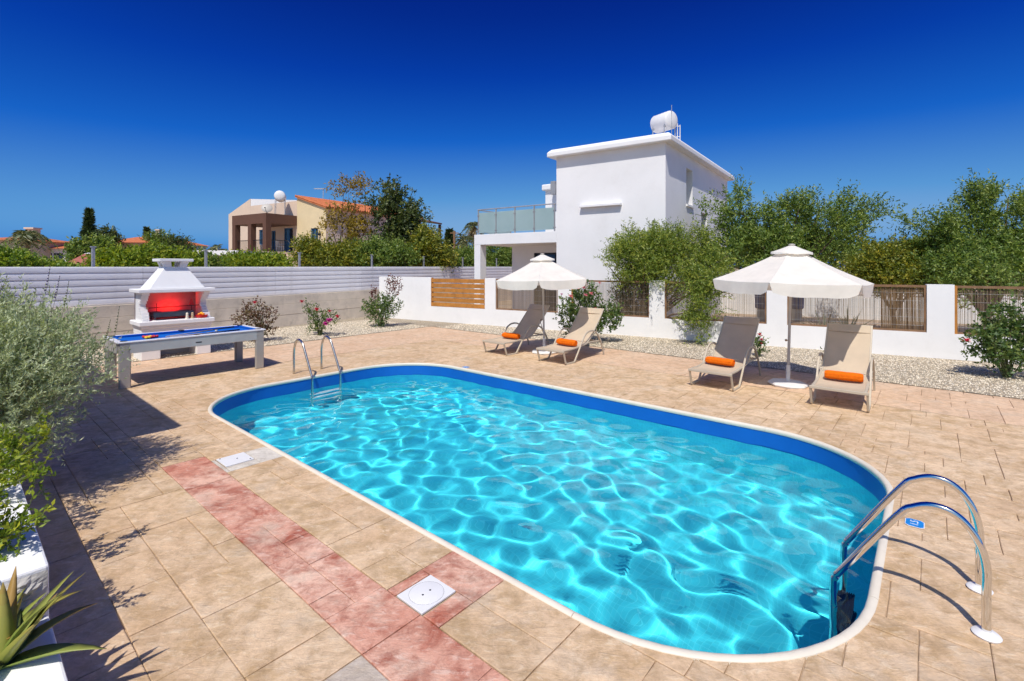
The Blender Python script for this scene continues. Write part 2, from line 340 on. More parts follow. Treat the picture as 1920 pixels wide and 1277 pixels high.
def ashlar(u0, u1, d0, d1, cell, sizes, rs):
    nu, ndd = max(1, round((u1-u0)/cell)), max(1, round((d1-d0)/cell)); cu, cd = (u1-u0)/nu, (d1-d0)/ndd
    occ = np.zeros((nu, ndd), bool); out = []
    for i in range(nu):
        for j in range(ndd):
            if occ[i, j]: continue
            opts = sizes[:]; rs.shuffle(opts)
            for w, h in opts+[(2, 1), (1, 2), (1, 1)]:
                if i+w <= nu and j+h <= ndd and not occ[i:i+w, j:j+h].any():
                    occ[i:i+w, j:j+h] = True; out.append((u0+i*cu, u0+(i+w)*cu, d0+j*cd, d0+(j+h)*cd)); break
    return out
rs = random.Random(21)
SZ = [(3, 2), (2, 3), (4, 3), (3, 4), (2, 2), (4, 2), (2, 4), (3, 3), (2, 3)]
BIG = [(3, 2), (2, 3), (4, 3), (3, 4), (3, 3), (2, 4), (2, 4)]
slabs = []
def region(kind, *a, sizes=SZ): slabs.extend((kind, r) for r in ashlar(*a, sizes, rs))
region('slab', -10.8, 6.6, .36, 1.47, .16, sizes=BIG)
region('slab', -10.8, -6.1, 1.47, 1.87, .2)
region('red', -6.1, 4.2, 1.47, 1.87, .2, sizes=[(2, 1), (1, 1), (2, 2), (3, 1), (3, 2)])
region('slab', 4.2, 6.6, 1.47, 1.87, .2)
region('slab', -10.8, -5.9, 1.87, 9.24, .15)
region('slab', -5.45, -2.68, 1.87, 2.62, .15)
region('slab', -2.17, 6.6, 1.87, 9.24, .15)
region('slab', -5.9, -2.17, 5.2, 9.24, .15)
region('outer', -13.3, -10.82, .36, 11.1, .175)
region('outer', -10.82, 7.6, 9.265, 11.1, .175)
for r in ((-2.68, -2.17, 2.155, 2.6), (-2.68, -2.595, 1.87, 2.155), (-2.315, -2.17, 1.87, 2.155)): slabs.append(('red', r))
slabs.append(('patch', (-5.9, -5.45, 2.205, 2.6))); slabs.append(('patch', (-5.9, -5.45, 1.87, 1.905)))
slabs.append(('patch', (-5.59, -5.45, 1.905, 2.205)))

def clip(poly, n, c):
    out = []
    for i, p in enumerate(poly):
        q = poly[(i+1) % len(poly)]; a = p[0]*n[0]+p[1]*n[1]-c; b = q[0]*n[0]+q[1]*n[1]-c
        if a >= 0: out.append(p)
        if (a >= 0) != (b >= 0):
            t = a/(a-b); out.append((p[0]+(q[0]-p[0])*t, p[1]+(q[1]-p[1])*t))
    return out
def area(p): return abs(sum(p[i][0]*p[(i+1) % len(p)][1]-p[(i+1) % len(p)][0]*p[i][1] for i in range(len(p))))/2
def slab_poly(r, g):
    u0, u1, d0, d1 = r; u0 += g; u1 -= g; d0 += g; d1 -= g
    poly = [(u0, d0), (u1, d0), (u1, d1), (u0, d1)]
    cu, cd = (u0+u1)/2, (d0+d1)/2
    ds = [inside_dist(a, b)[0] for a, b in poly]
    if max(ds) < .02: return None
    if min(ds) < 0 or inside_dist(cu, cd)[0] < 0:
        dist, n = inside_dist(cu, cd)
        # tangent half plane at the outline nearest the slab's centre, 45 mm under the coping
        bp = (cu-n[0]*(dist+.03), cd-n[1]*(dist+.03))
        poly = clip(poly, n, bp[0]*n[0]+bp[1]*n[1])
        if len(poly) < 3 or area(poly) < .004: return None
    return poly
def slab_geo(poly, z0=-.02, z1=0.0, jit=.004, bev=.004):
    """outline with a jittered mid point on every edge, small chamfer, top face"""
    pts = []
    for i, p in enumerate(poly):
        q = poly[(i+1) % len(poly)]; pts.append(p)
        if math.hypot(q[0]-p[0], q[1]-p[1]) > .12:
            pts.append(((p[0]+q[0])/2+rs.uniform(-jit, jit), (p[1]+q[1])/2+rs.uniform(-jit, jit)))
    n = len(pts); cu = sum(p[0] for p in pts)/n; cd = sum(p[1] for p in pts)/n
    dz = rs.uniform(-.002, .002)
    def inn(p):
        a, b = cu-p[0], cd-p[1]; l = math.hypot(a, b) or 1; return (p[0]+a/l*bev*1.4, p[1]+b/l*bev*1.4)
    vs = [P(*p, z0) for p in pts]+[P(*p, z1-bev*.7+dz) for p in pts]+[P(*inn(p), z1+dz) for p in pts]
    fs = [(i, (i+1) % n, n+(i+1) % n, n+i) for i in range(n)]+[(n+i, n+(i+1) % n, 2*n+(i+1) % n, 2*n+i) for i in range(n)]+[tuple(range(2*n, 3*n))]
    return vs, fs
def screen_size(poly):
    q = []
    for p in poly:
        w = P(*p)
        if w.y < .5: return 0
        q.append((960+w.x/w.y*913, 500+2.1/w.y*913))
    c = (sum(a for a, b in q)/len(q), sum(b for a, b in q)/len(q))
    if not (-60 < c[0] < 1980 and c[1] < 1330): return 0
    return area(q)
todo = []
for kind, r in slabs:
    poly = slab_poly(r, .003)
    if poly: todo.append((screen_size(poly), kind, poly))
todo.sort(key=lambda t: -t[0])
rest = {}
for k, (s, kind, poly) in enumerate(todo):
    c = (sum(p[0] for p in poly)/len(poly), sum(p[1] for p in poly)/len(poly))
    if kind == 'slab' and -2.45 < c[0] < -1.6 and 1.05 < c[1] < 1.47: kind = 'grey'
    vs, fs = slab_geo(poly)
    if k < 300 and s > 0: MB().add(vs, fs).build('paving_slab', M[kind], deck)
    else: rest.setdefault(kind, MB()).add(vs, fs)
for kind, mb in rest.items(): tag(mb.build('distant_paving_slabs', M[kind], deck), kind='stuff')

for (a0, a1, b0, b1) in ((-10.822, -10.798, .36, 9.265), (-10.822, 7.6, 9.243, 9.264)):
    MB().add([P(a0, b0, -.005), P(a1, b0, -.005), P(a1, b1, -.005), P(a0, b1, -.005)], [(0, 1, 2, 3)]).build('expansion_joint', M['joint'], deck) if a1 < 0 else MB().add([P(-10.797, b0, -.005), P(a1, b0, -.005), P(a1, b1, -.005), P(-10.797, b1, -.005)], [(0, 1, 2, 3)]).build('expansion_joint', M['joint'], deck)
# gravel beds and their stones
WD = Vector((.8605, -.5095, 0)); W0 = Vector((-5.49, 20.13, 0)); WN = Vector((-.5095, -.8605, 0))     # garden wall line, normal to the pool
FD = Vector((.475, .880, 0)); F0 = Vector((-8.14, 16.8, 0)); FNn = Vector((.880, -.475, 0))           # fence line
gz = .004
gb = MB(); gb.add([P(-13.32, -4, gz), P(-13.32, 11.12, gz), P(9, 11.12, gz), W0+WD*26+WN*-.1+Vector((0, 0, gz)), W0+WN*-.1-WD*.9+Vector((0, 0, gz)), F0-FD*14+Vector((0, 0, gz))], [(0, 1, 4, 5), (1, 2, 3, 4)])
gravel = tag(gb.build('gravel_bed', M['gravel']), kind='structure')
def attr_mesh(name, v, f, tint, m, parent=None, smooth=False):
    me = bpy.data.meshes.new(name); v = np.asarray(v, np.float32); f = np.asarray(f, np.int32); nf, k = f.shape
    me.vertices.add(len(v)); me.vertices.foreach_set('co', v.ravel()); me.loops.add(nf*k); me.loops.foreach_set('vertex_index', f.ravel())
    me.polygons.add(nf); me.polygons.foreach_set('loop_start', np.arange(nf, dtype=np.int32)*k)
    if smooth: me.polygons.foreach_set('use_smooth', np.ones(nf, bool))
    me.update(calc_edges=True); a = me.attributes.new('tint', 'FLOAT', 'FACE'); a.data.foreach_set('value', np.asarray(tint, np.float32))
    me.materials.append(m); o = bpy.data.objects.new(name, me); col.objects.link(o)
    if parent: o.parent = parent
    return o
def pebbles(n):
    pts = []
    while len(pts) < n:
        if rng.random() < .62:
            u = rng.uniform(-13, 8.5); s = rng.uniform(0, 3.6); p = P(u, 11.1+s); lim = W0+WD*0
            if (p-W0).dot(WN) < .02 or u < -13.3: continue
        else:
            p = P(-13.34-rng.uniform(0, 3.5), rng.uniform(-1, 11.0))
            if (p-F0).dot(FNn) < .03: continue
        px_ = 960+p.x/p.y*913
        if -30 < px_ < 1950 and p.y < 19: pts.append((p.x, p.y))
    c = np.array(pts); n = len(c); r = rng.uniform(.006, .017, n)
    base = np.array([(1, 0, 0), (-.5, .87, 0), (-.5, -.87, 0), (.1, .1, .75)])
    ang = rng.uniform(0, 6.28, n); ca, sa = np.cos(ang), np.sin(ang); v = np.zeros((n, 4, 3))
    b = base[None]+rng.normal(0, .18, (n, 4, 3))
    v[:, :, 0] = (b[:, :, 0]*ca[:, None]-b[:, :, 1]*sa[:, None])*r[:, None]+c[:, :1]
    v[:, :, 1] = (b[:, :, 0]*sa[:, None]+b[:, :, 1]*ca[:, None])*r[:, None]+c[:, 1:]
    v[:, :, 2] = b[:, :, 2]*r[:, None]+gz+.002
    f = (np.arange(n)[:, None, None]*4+np.array([(0, 1, 3), (1, 2, 3), (2, 0, 3)])[None]).reshape(-1, 3)
    o = attr_mesh('gravel_stones', v.reshape(-1, 3), f, np.repeat(rng.random(n), 3), M['pebble'], gravel); tag(o, kind='stuff')
pebbles(52000)

# road and verge beyond the garden wall
road = tag(MB().add([W0+WD*5-WN*4.2+Vector((0, 0, -.045)), W0+WD*40-WN*4.2+Vector((0, 0, -.045)), W0+WD*40-WN*9+Vector((0, 0, -.045)), W0+WD*5-WN*9+Vector((0, 0, -.045))], [(0, 1, 2, 3)]).build('road', M['asphalt']), kind='structure')

# ------------------------------------------------------------------ swimming pool
pool = thing('swimming_pool', 'turquoise lined swimming pool with rounded corners and cream coping', 'pool', P(-4.6, 4.7))
pinv = pool.location
def pl(u, d, z): return P(u, d, z)-pinv
ZF, ZW = -1.42, -.235
ol = outline(.046, 14, .2); n = len(ol)
def uv_strip(o, uvs):
    me = o.data; uv = me.uv_layers.new(name='uv')
    for li, l in enumerate(me.loops): uv.data[li].uv = uvs[l.vertex_index]
    return o
def wall_ring(z0, z1, rows=1):
    vs, uvs, fs = [], [], []; acc = 0
    for i in range(n+1):
        u, d = ol[i % n]
        if i: acc += math.hypot(u-ol[i-1][0], d-ol[i-1][1])
        for z in (z0, z1): vs.append(pl(u, d, z)); uvs.append((acc, z))
    fs = [(2*i, 2*i+1, 2*i+3, 2*i+2) for i in range(n)]
    return MB().add(vs, fs), uvs
mb, uvs = wall_ring(ZF, -.27); pw = uv_strip(mb.build('pool_wall', M['liner'], pool, smooth=True), uvs)
mb, uvs = wall_ring(-.27, -.005); pb = mb.build('liner_band', M['band'], pool, smooth=True)
mb = MB().add([pl(u, d, ZF) for u, d in ol], [tuple(range(n))]); pf = uv_strip(mb.build('pool_floor', M['liner'], pool), [(u, d) for u, d in ol])
for o in (pw, pf): o.cycles.is_caustics_receiver = True
# coping: rolled cream edge in lengths with open joints
co_pts = outline(.0, 16, .25); nco = len(co_pts)
seams = [i for i, (u, d) in enumerate(co_pts)]
def nearest(u, d): return min(range(nco), key=lambda i: (co_pts[i][0]-u)**2+(co_pts[i][1]-d)**2)
cuts = sorted(nearest(*s) for s in ((-1.6, 6.98), (-5.0, 6.98), (-7.7, 6.98), (-9.0, 4.9), (-7.6, 2.44), (-4.4, 2.44), (-1.65, 2.44), (-.27, 3.82)))
prof = [(.004, -.02), (.0, .004), (-.010, .012), (-.028, .015), (-.046, .010), (-.056, -.004), (-.058, -.026), (-.052, -.042), (-.04, -.044), (-.034, -.02)]
for a, b in zip(cuts, cuts[1:]+[cuts[0]+nco]):
    pts = [co_pts[i % nco] for i in range(a, b+1)]
    # pull both ends in by 2.5 mm so that the joints stay open
    def pull(p, q): l = math.hypot(q[0]-p[0], q[1]-p[1]); return (p[0]+(q[0]-p[0])*.0025/l, p[1]+(q[1]-p[1])*.0025/l)
    pts[0] = pull(pts[0], pts[1]); pts[-1] = pull(pts[-1], pts[-2])
    MB().sweep([pl(u, d, 0) for u, d in pts], prof).build('coping', M['coping'], pool, smooth='auto')
# water: a real rippled surface, so the caustics on the liner come from the sun itself
st = .025; wi = None
us = np.arange(PU0+.04, PU1-.04+st, st); dss = np.arange(PD0+.04, PD1-.04+st, st)
U, D = np.meshgrid(us, dss, indexing='ij'); Z = np.zeros_like(U)
wr = np.random.default_rng(8)
WAVE = .0015
for i in range(44):
    lam = .25*(2.2**wr.random()); th = wr.random()*2*math.pi; k = 2*math.pi/lam; ph = wr.random()*6.28
    A = WAVE*(lam/.5)**1.7
    ux, dx = U+.12*np.sin(2.1*D+ph), D+.12*np.sin(1.7*U+ph*2)
    Z += A*np.sin(k*(ux*math.cos(th)+dx*math.sin(th))+ph)
for i in range(14):      # faint cat's-paw ripples
    lam = .12+.1*wr.random(); th = wr.normal(.4, .5); k = 2*math.pi/lam; Z += .00006*np.sin(k*(U*math.cos(th)+D*math.sin(th))+wr.random()*6.28)*(1+np.sin(.9*U+1.3*D+i))
nu_, nd_ = U.shape
keep = np.zeros(U.shape, bool)
for i in range(nu_):
    for j in range(nd_): keep[i, j] = inside_dist(U[i, j], D[i, j], .046)[0] < 0.02
X = .7581*U+.6521*D; Yw = -.6521*U+.7581*D
idx = np.arange(nu_*nd_).reshape(nu_, nd_); q = np.stack([idx[:-1, :-1], idx[1:, :-1], idx[1:, 1:], idx[:-1, 1:]], -1)
kk = keep[:-1, :-1] & keep[1:, :-1] & keep[1:, 1:] & keep[:-1, 1:]
f = q[kk]; used = np.unique(f); remap = -np.ones(nu_*nd_, int); remap[used] = np.arange(len(used))
v = np.stack([X, Yw, Z+ZW], -1).reshape(-1, 3)[used]
water = attr_mesh('pool_water', v, remap[f], np.zeros(len(f)), M['water'], None, True); tag(water, kind='structure')
water.cycles.is_caustics_caster = True

# ladders
def ladder(name, label, origin, rz, m, gap, flange, step_m, up_h):
    """local x runs from the deck towards the water, y across"""
    t = thing(name, label, 'pool ladder', origin, rz, 'steel ladders at the pool ends')
    for s in (0, gap):
        pts = [(0, s, 0), (0, s, .25), (0, s, up_h-.2), (.025, s, up_h-.08), (.08, s, up_h+.02), (.15, s, up_h+.075), (.235, s, up_h+.085), (.32, s, up_h+.05), (.40, s, up_h-.03), (.68, s, .11), (.72, s, .04), (.735, s, -.05), (.735, s, -.6), (.735, s, -1.15)]
        fine = []
        P4 = [Vector(p) for p in pts]
        for i in range(len(P4)-1):
            p0, p1, p2, p3 = P4[max(i-1, 0)], P4[i], P4[i+1], P4[min(i+2, len(P4)-1)]
            for k in range(4):
                x = k/4; tt = .5
                fine.append(p1 if k == 0 else ((2*p1)+(p2-p0)*x+(2*p0-5*p1+4*p2-p3)*x*x+(3*p1-p0-3*p2+p3)*x**3)*.5)
        fine.append(P4[-1])
        r = MB().tube(fine, .0215, 14, Vector((0, 1, 0))).build('handrail', m, t, smooth=True)
        if flange: MB().lathe([(.062, 0), (.066, .01), (.055, .02), (.03, .026), (.022, .03)], (0, s, 0), 20).build('flange', M['cap'], r, smooth='auto')
        MB().tube([(.735, s, -.19), (.735, s, -.16)], .0235, 14, Vector((0, 1, 0))).build('collar', m, r, smooth='auto')
    for z in (-.42, -.67, -.92):
        b = MB().bx(.66, .76, -.01, gap+.01, z-.012, z+.012)
        for k in range(7): b.bx(.665+.013*k, .672+.013*k, 0, gap, z+.012, z+.017)
        o = b.build('step', step_m, t); o.cycles.is_caustics_receiver = True
    return t
lad = ladder('pool_ladder', 'large polished steel ladder rails with white flanges at the near pool end', P(.24, 3.86), UA+math.pi, M['steel'], -.52, True, M['iron'], .58)
# mirror so that the second rail stands further along d
ladder('pool_ladder', 'small dull steel ladder at the far pool end beside the billiard table', P(-9.47, 4.45), UA, M['steel_far'], .57, False, M['cap'], .60)

# covers in the paving
c1 = thing('skimmer_cover', 'square white skimmer cover with a round lid in the red paving', 'cover', P(-2.455, 2.0125), UA)
MB().bx(-.125, .125, -.138, .138, -.008, .006).build('plate', M['cap'], c1, bevel=.003)
MB().lathe([(.108, .004), (.108, .0075), (.106, .008), (.001, .0085)], (0, 0, 0), 36).build('lid', M['cap'], c1, smooth='auto')
MB().tube([(.1115*math.cos(2*math.pi*i/40), .1115*math.sin(2*math.pi*i/40), .0058) for i in range(40)], .0008, 5, closed=True).build('lid_gap', M['iron'], c1)
for s in (-1, 1): MB().lathe([(.007, .007), (.007, .0092), (.001, .0093)], (0, s*.03, 0), 12).build('finger_hole', M['iron'], c1)
c2 = thing('junction_cover', 'smaller white rectangular cover in pale concrete beside the red band', 'cover', P(-5.745, 2.055), UA)
MB().bx(-.145, .145, -.14, .14, -.008, .006).build('plate', M['cap'], c2, bevel=.003)
for a, b in ((-.12, -.11), (.12, .11), (0, .02)): MB().lathe([(.008, .005), (.008, .0085), (.001, .0086)], (a, b, 0), 10).build('screw', M['iron'], c2)
# depth markers
def marker(label, u, d, rz):
    t = thing('depth_marker', label, 'depth marker', P(u, d, .003), rz, 'blue depth markers beside the coping')
    def rr(w, h, c): return [(-w+c, -h), (w-c, -h), (w, -h+c), (w, h-c), (w-c, h), (-w+c, h), (-w, h-c), (-w, -h+c)]
    MB().prism([(x, y, 0) for x, y in rr(.075, .062, .022)], (0, 0, .003)).build('rim', M['markerwhite'], t)
    MB().prism([(x, y, .0031) for x, y in rr(.070, .057, .020)], (0, 0, .001)).build('plate', M['markerblue'], t)
    cu = bpy.data.curves.new('digits', 'FONT'); cu.body = '1.5'; cu.size = .075; cu.align_x = 'CENTER'; cu.align_y = 'CENTER'; cu.extrude = .0006
    tmp = bpy.data.objects.new('tmp', cu); col.objects.link(tmp); bpy.context.view_layer.update()
    me = bpy.data.meshes.new_from_object(tmp.evaluated_get(bpy.context.evaluated_depsgraph_get())); bpy.data.objects.remove(tmp)
    me.materials.clear(); me.materials.append(M['markerwhite']); o = bpy.data.objects.new('digits', me); col.objects.link(o); o.parent = t; o.location = (0, 0, .0048)
marker('blue depth marker reading 1.5 between the near ladder rails', -.10, 5.16, UA+math.pi/2)
marker('blue depth marker on the far long side of the pool', -7.35, 7.07, UA+math.pi)

# ------------------------------------------------------------------ planter and terrace on the near left
planter = thing('planter_wall', 'stepped white planter wall at the left edge with rough front face', 'wall', P(-5, 0), UA)
def pq(u0, u1, d0, d1, z0, z1): return MB().bx(u0+5, u1+5, d0, d1, z0, z1)
pq(-9.5, -3.37, -.02, .34, -.03, .6).build('upper_wall', M['white'], planter, bevel=.012)
# broken stone end face: a displaced sheet, proud of the render by up to 3 cm
vs, fs = [], []; NA, NB = 44, 16; rq = np.random.default_rng(9)
for j in range(NB+1):
    for i in range(NA+1):
        d_ = -.55+.885*i/NA; z_ = .372+.205*j/NB; e_ = min(i, NA-i, j*1.5, (NB-j)*1.5)/4
        k_ = .5+.28*math.sin(d_*31+2*math.sin(z_*37))+.22*math.sin(z_*53+d_*17)+rq.normal(0, .22)
        vs.append((-3.368+5+.034*max(0, k_)*min(1, e_), d_, z_))
fs = [(j*(NA+1)+i, j*(NA+1)+i+1, (j+1)*(NA+1)+i+1, (j+1)*(NA+1)+i) for j in range(NB) for i in range(NA)]
MB().add(vs, fs).build('rough_end_face', M['rough_white'], planter)
pq(-9.2, -3.37, -2.3, -.02, -.03, .5).build('planting_bed', M['soil'], planter)
pq(-3.34, .9, -.06, .335, -.03, .37).build('lower_step', M['white'], planter, bevel=.012)
pq(-3.34, 3.0, -3.0, -.06, -.03, .34).build('lower_bed', M['soil'], planter)
# the villa's veranda roof stands just off the left edge and throws the stepped shadow on the deck
villa = thing('villa_veranda', 'flat white veranda roof of the villa just outside the left edge', 'veranda', P(-6.555, .22), UA)
V0 = P(-6.555, .22)
def vq(u0, u1, d0, d1, z0, z1): return MB().bx(u0+6.555, u1+6.555, d0-.22, d1-.22, z0, z1)
vq(-14, -6.555, -4.2, .22, 3.02, 3.2).build('roof_slab', M['white'], villa, bevel=.01)
for u in (-13.6, -10.3): vq(u, u+.3, -.3, 0, -.03, 3.02).build('column', M['white'], villa)
vq(-14, -6.9, -4.4, -4.2, -.03, 3.0).build('rear_wall', M['white'], villa)

# ------------------------------------------------------------------ boundary fence and concrete wall
fa = math.atan2(FD.y, FD.x)
cw = thing('concrete_wall', 'low raw concrete wall under the white slatted fence', 'wall', F0, fa)
for k, (z0, z1) in enumerate(((-.06, .40), (.412, .78), (.792, 1.1))):
    MB().bx(-12, 20, -.02-.004*(k % 2), .2, z0, z1).build('concrete_course', M['fconc'], cw, bevel=.006)
MB().bx(-12, 20, .0, .19, .38, .80).build('concrete_core', M['fconc'], cw)
fence = thing('slatted_fence', 'white fence of broad rounded boards on top of the concrete wall', 'fence', F0, fa)
bh = .1635
prof = [(.0, 0), (.007, .004), (.012, .022), (.013, .06), (.011, .10), (.007, .135), (.0, .155), (-.004, .158)]
def board_mesh(L_):
    vs, fs = [], []; k = len(prof)
    for x in (0, L_):
        vs += [(x, -a, b) for a, b in prof]+[(x, .03, prof[-1][1]), (x, .03, 0)]
    kk = k+2
    fs = [(j, (j+1) % kk, kk+(j+1) % kk, kk+j) for j in range(kk)]+[tuple(range(kk))[::-1], tuple(range(kk, 2*kk))]
    return MB().add(vs, fs)
first = None
for s in range(8):
    for r in range(6):
        loc = (-12+4.0*s, .05, 1.118+bh*r)
        if first is None: first = board_mesh(3.994).build('board', M['board'], fence, loc)
        else: inst(first, fence, loc)
MB().bx(-12, 20, .082, .13, 1.1, 2.09).build('backing_rail', M['board'], fence)
# steel posts of the wire fence behind
fp = None
for k, t in enumerate((-8.3, -4.95, -2.1, 1.29, 5.0, 8.6, 12.08, 15.9)):
    loc = F0+FD*t-FNn*.45
    lab = ['leftmost grey post of the wire fence hidden by the bush', 'grey steel post behind the fence beside the red tiled path roof', 'grey steel post in front of the flat carport', 'grey steel post in front of the stairs of the cream house', 'grey steel post in front of the dark tree', 'grey steel post below the timber pergola', 'grey steel post in front of the palm with dry skirt', 'grey steel post seen below the white balcony'][k]
    if fp is None:
        fp = thing('fence_post', lab, 'post', loc, fa, 'steel posts of the wire fence behind')
        MB().bx(-.03, .03, -.03, .03, -.06, 2.6).build('post', M['galv'], fp); MB().bx(-.05, .05, -.05, .05, 2.6, 2.63).build('cap', M['galv'], fp)
    else: dup(fp, loc, fa, lab)

# ------------------------------------------------------------------ garden wall with timber and reed panels
wa = math.atan2(WD.y, WD.x)
gw = thing('garden_wall', 'white rendered garden wall with timber and reed panels between pillars', 'wall', W0, wa)   # local x along the wall, -y towards the pool... +y away
HT = 1.69; TH = .2
def sx(px): k = (px-960)/913; return (20.13*k+5.49)/(.8605+.5095*k)
op = [(808, 909), (929, 1046), (1071, 1217), (1246, 1437.5), (1476, 1738), (1790, 2010), (2075, 2300)]
ops = [(sx(a), sx(b)) for a, b in op]
end = ops[-1][1]+.6
SILL = .58
edges = [0]+[x for o in ops for x in o]+[end]
MB().bx(0, end, 0, TH, -.06, SILL).build('plinth', M['white'], gw)
for i in range(0, len(edges), 2):
    MB().bx(edges[i], edges[i+1], 0, TH, SILL, HT).build('pillar', M['white'], gw)
# timber panel
a, b = ops[0]
tp = MB().bx(a, a+.05, .03, .09, SILL, HT-.01).bx(b-.05, b, .03, .09, SILL, HT-.01).build('timber_panel', M['timber'], gw)
hs = (HT-.02-SILL)/6
for k in range(6): MB().bx(a+.004, b-.004, .004, .028, SILL+.01+k*hs, SILL+.01+k*hs+hs*.80).build('slat', M['timber'], tp, bevel=.004)
# reed panels
def reeds(x0, x1, z0, z1, pitch, y, rs_):
    n = int((x1-x0)/pitch); x = x0+(np.arange(n)+.5)*pitch+rs_.normal(0, pitch*.15, n); r = rs_.uniform(.0028, .0046, n)
    top = z1-rs_.uniform(0, .03, n); lean = rs_.normal(0, .004, n)
    ang = np.array([0, 2.09, 4.19]); v = np.zeros((n, 6, 3))
    for j in range(3):
        for e, zz in ((0, np.full(n, z0)), (1, top)):
            v[:, e*3+j, 0] = x+r*np.cos(ang[j]+.5)+lean*e; v[:, e*3+j, 1] = y+r*np.sin(ang[j]+.5); v[:, e*3+j, 2] = zz
    f = (np.arange(n)[:, None, None]*6+np.array([(0, 1, 4, 3), (1, 2, 5, 4), (2, 0, 3, 5)])[None]).reshape(-1, 4)
    return v.reshape(-1, 3), f, np.repeat(rs_.random(n), 3)
r2 = np.random.default_rng(4)
for k, (a, b) in enumerate(ops[1:]):
    fr = MB()
    for (x0, x1, z0, z1) in ((a, a+.045, SILL, HT-.02), (b-.045, b, SILL, HT-.02), (a+.045, b-.045, SILL, SILL+.045), (a+.045, b-.045, HT-.075, HT-.02)): fr.bx(x0, x1, .04, .10, z0, z1)
    fo = fr.build('reed_screen', M['timber_old'], gw)
    if k in (1, 4): MB().bx(a+.002, a+.05, .012, .039, SILL+.002, HT-.02).build('frame_post', M['timber'], fo)
    v, f, t = reeds(a+.045, b-.045, SILL+.045, HT-.08, .0135, .075, r2); tag(attr_mesh('reeds', v, f, t, L['reed'], fo), kind='stuff')
    if k == 3:
        v, f, t = reeds(a+(b-a)*.70, b-.045, SILL+.045, HT-.08, .0085, .092, r2); tag(attr_mesh('golden_reeds', v, f, t, L['reedwarm'], fo), kind='stuff')
    w = MB()
    for z in np.linspace(SILL+.15, HT-.2, 5): w.tube([(a+.045, .064, z), (b-.045, .064, z)], .0018, 4)
    w.build('binding_wire', M['galv'], fo)

# ------------------------------------------------------------------ billiard table
tb = thing('billiard_table', 'white and silver billiard table with blue cloth near the barbecue', 'billiard table', P(-11.08, 3.12), UA)
TU, TDh, TZ = .58, 1.21, .80
MB().bx(-TU+.10, TU-.10, -TDh+.10, TDh-.10, .70, .762).build('bed_cloth', M['cloth'], tb)
for s in (-1, 1):
    MB().bx(s*(TU-.03)-.03, s*(TU-.03)+.03, -TDh+.14, TDh-.14, .595, .775).build('apron', M['apron'], tb, bevel=.006)
    MB().bx(-TU+.14, TU-.14, s*(TDh-.03)-.03, s*(TDh-.03)+.03, .595, .775).build('apron', M['apron'], tb, bevel=.006)
    MB().bx(*sorted((s*(TU+.012), s*(TU-.085))), -TDh-.012, TDh+.012, .778, .805).build('top_rail', M['tablewhite'], tb, bevel=.008)
    MB().bx(-TU+.086, TU-.086, *sorted((s*(TDh+.012), s*(TDh-.085))), .778, .805).build('top_rail', M['tablewhite'], tb, bevel=.008)
    MB().prism([(s*(TU-.086), -TDh+.09, .766), (s*(TU-.086), -TDh+.09, .804), (s*(TU-.135), -TDh+.09, .800), (s*(TU-.13), -TDh+.09, .766)], (0, 2*TDh-.18, 0)).build('cushion', M['cloth'], tb)
    MB().prism([(-TU+.14, s*(TDh-.086), .766), (-TU+.14, s*(TDh-.086), .803), (-TU+.14, s*(TDh-.135), .799), (-TU+.14, s*(TDh-.13), .766)], (2*TU-.28, 0, 0)).build('cushion', M['cloth'], tb)
    for y in (-TDh+.10, 0, TDh-.10):
        MB().lathe([(.052, .79), (.055, .812), (.04, .812), (.036, .79)], (s*(TU-.10), y, 0), 14).build('pocket', M['black'], tb, smooth='auto')
    for y in (-1, 1):
        # flared panel leg, wider along the table
        yc = y*(TDh-.12)
        yc = y*(TDh-.10); pr = [(s*TU, yc-.075), (s*TU, yc+.075), (s*(TU-.035), yc+.09), (s*(TU-.095), yc+.06), (s*(TU-.095), yc-.06), (s*(TU-.035), yc-.09)]
        MB().prism([(x, yy, 0) for x, yy in pr], (0, 0, .775)).build('leg', M['silver'], tb, bevel=.01)
    MB().bx(s*TU-.002 if s > 0 else s*TU-.003, s*TU+.003 if s > 0 else s*TU+.002, -.05, .05, .66, .68).build('ball_slot', M['black'], tb)
cl = [M['redball'], M['yellowball']]
k = 0
for row in range(5):
    for j in range(row+1):
        o = MB().ball((0, 0, 0), .0262, 12).build('billiard_ball', cl[(k*7 % 5) % 2], None, P(-11.07+(j-row/2)*.0535, 2.50-row*.0465+.1, .7885), smooth=True)
        tag(o, 'red billiard ball in the racked triangle on the blue cloth' if (k*7 % 5) % 2 == 0 else 'yellow billiard ball in the racked triangle on the blue cloth', 'ball', 'red billiard balls' if (k*7 % 5) % 2 == 0 else 'yellow billiard balls'); k += 1
tag(MB().ball((0, 0, 0), .0262, 12).build('cue_ball', M['ivory'], None, P(-11.12, 3.62, .7885), smooth=True), 'single white cue ball on the blue cloth', 'ball')
def cue(label, a, b):
    A, B = P(*a), P(*b); t = thing('billiard_cue', label, 'cue', A)
    D_ = B-A; MB().tube([(0, 0, 0), D_*.35], .014, 8, r1=.011).build('butt', M['black'], t, smooth=True); MB().tube([D_*.35, D_], .011, 8, r1=.006).build('shaft', M['cuewood'], t, smooth=True)
cue('light wooden cue lying along the near rail of the billiard table', (-11.2, 3.98, .826), (-10.60, 2.62, .822))
cue('dark cue lying close beside the white cue ball', (-11.0, 4.02, .778), (-10.86, 2.75, .779))

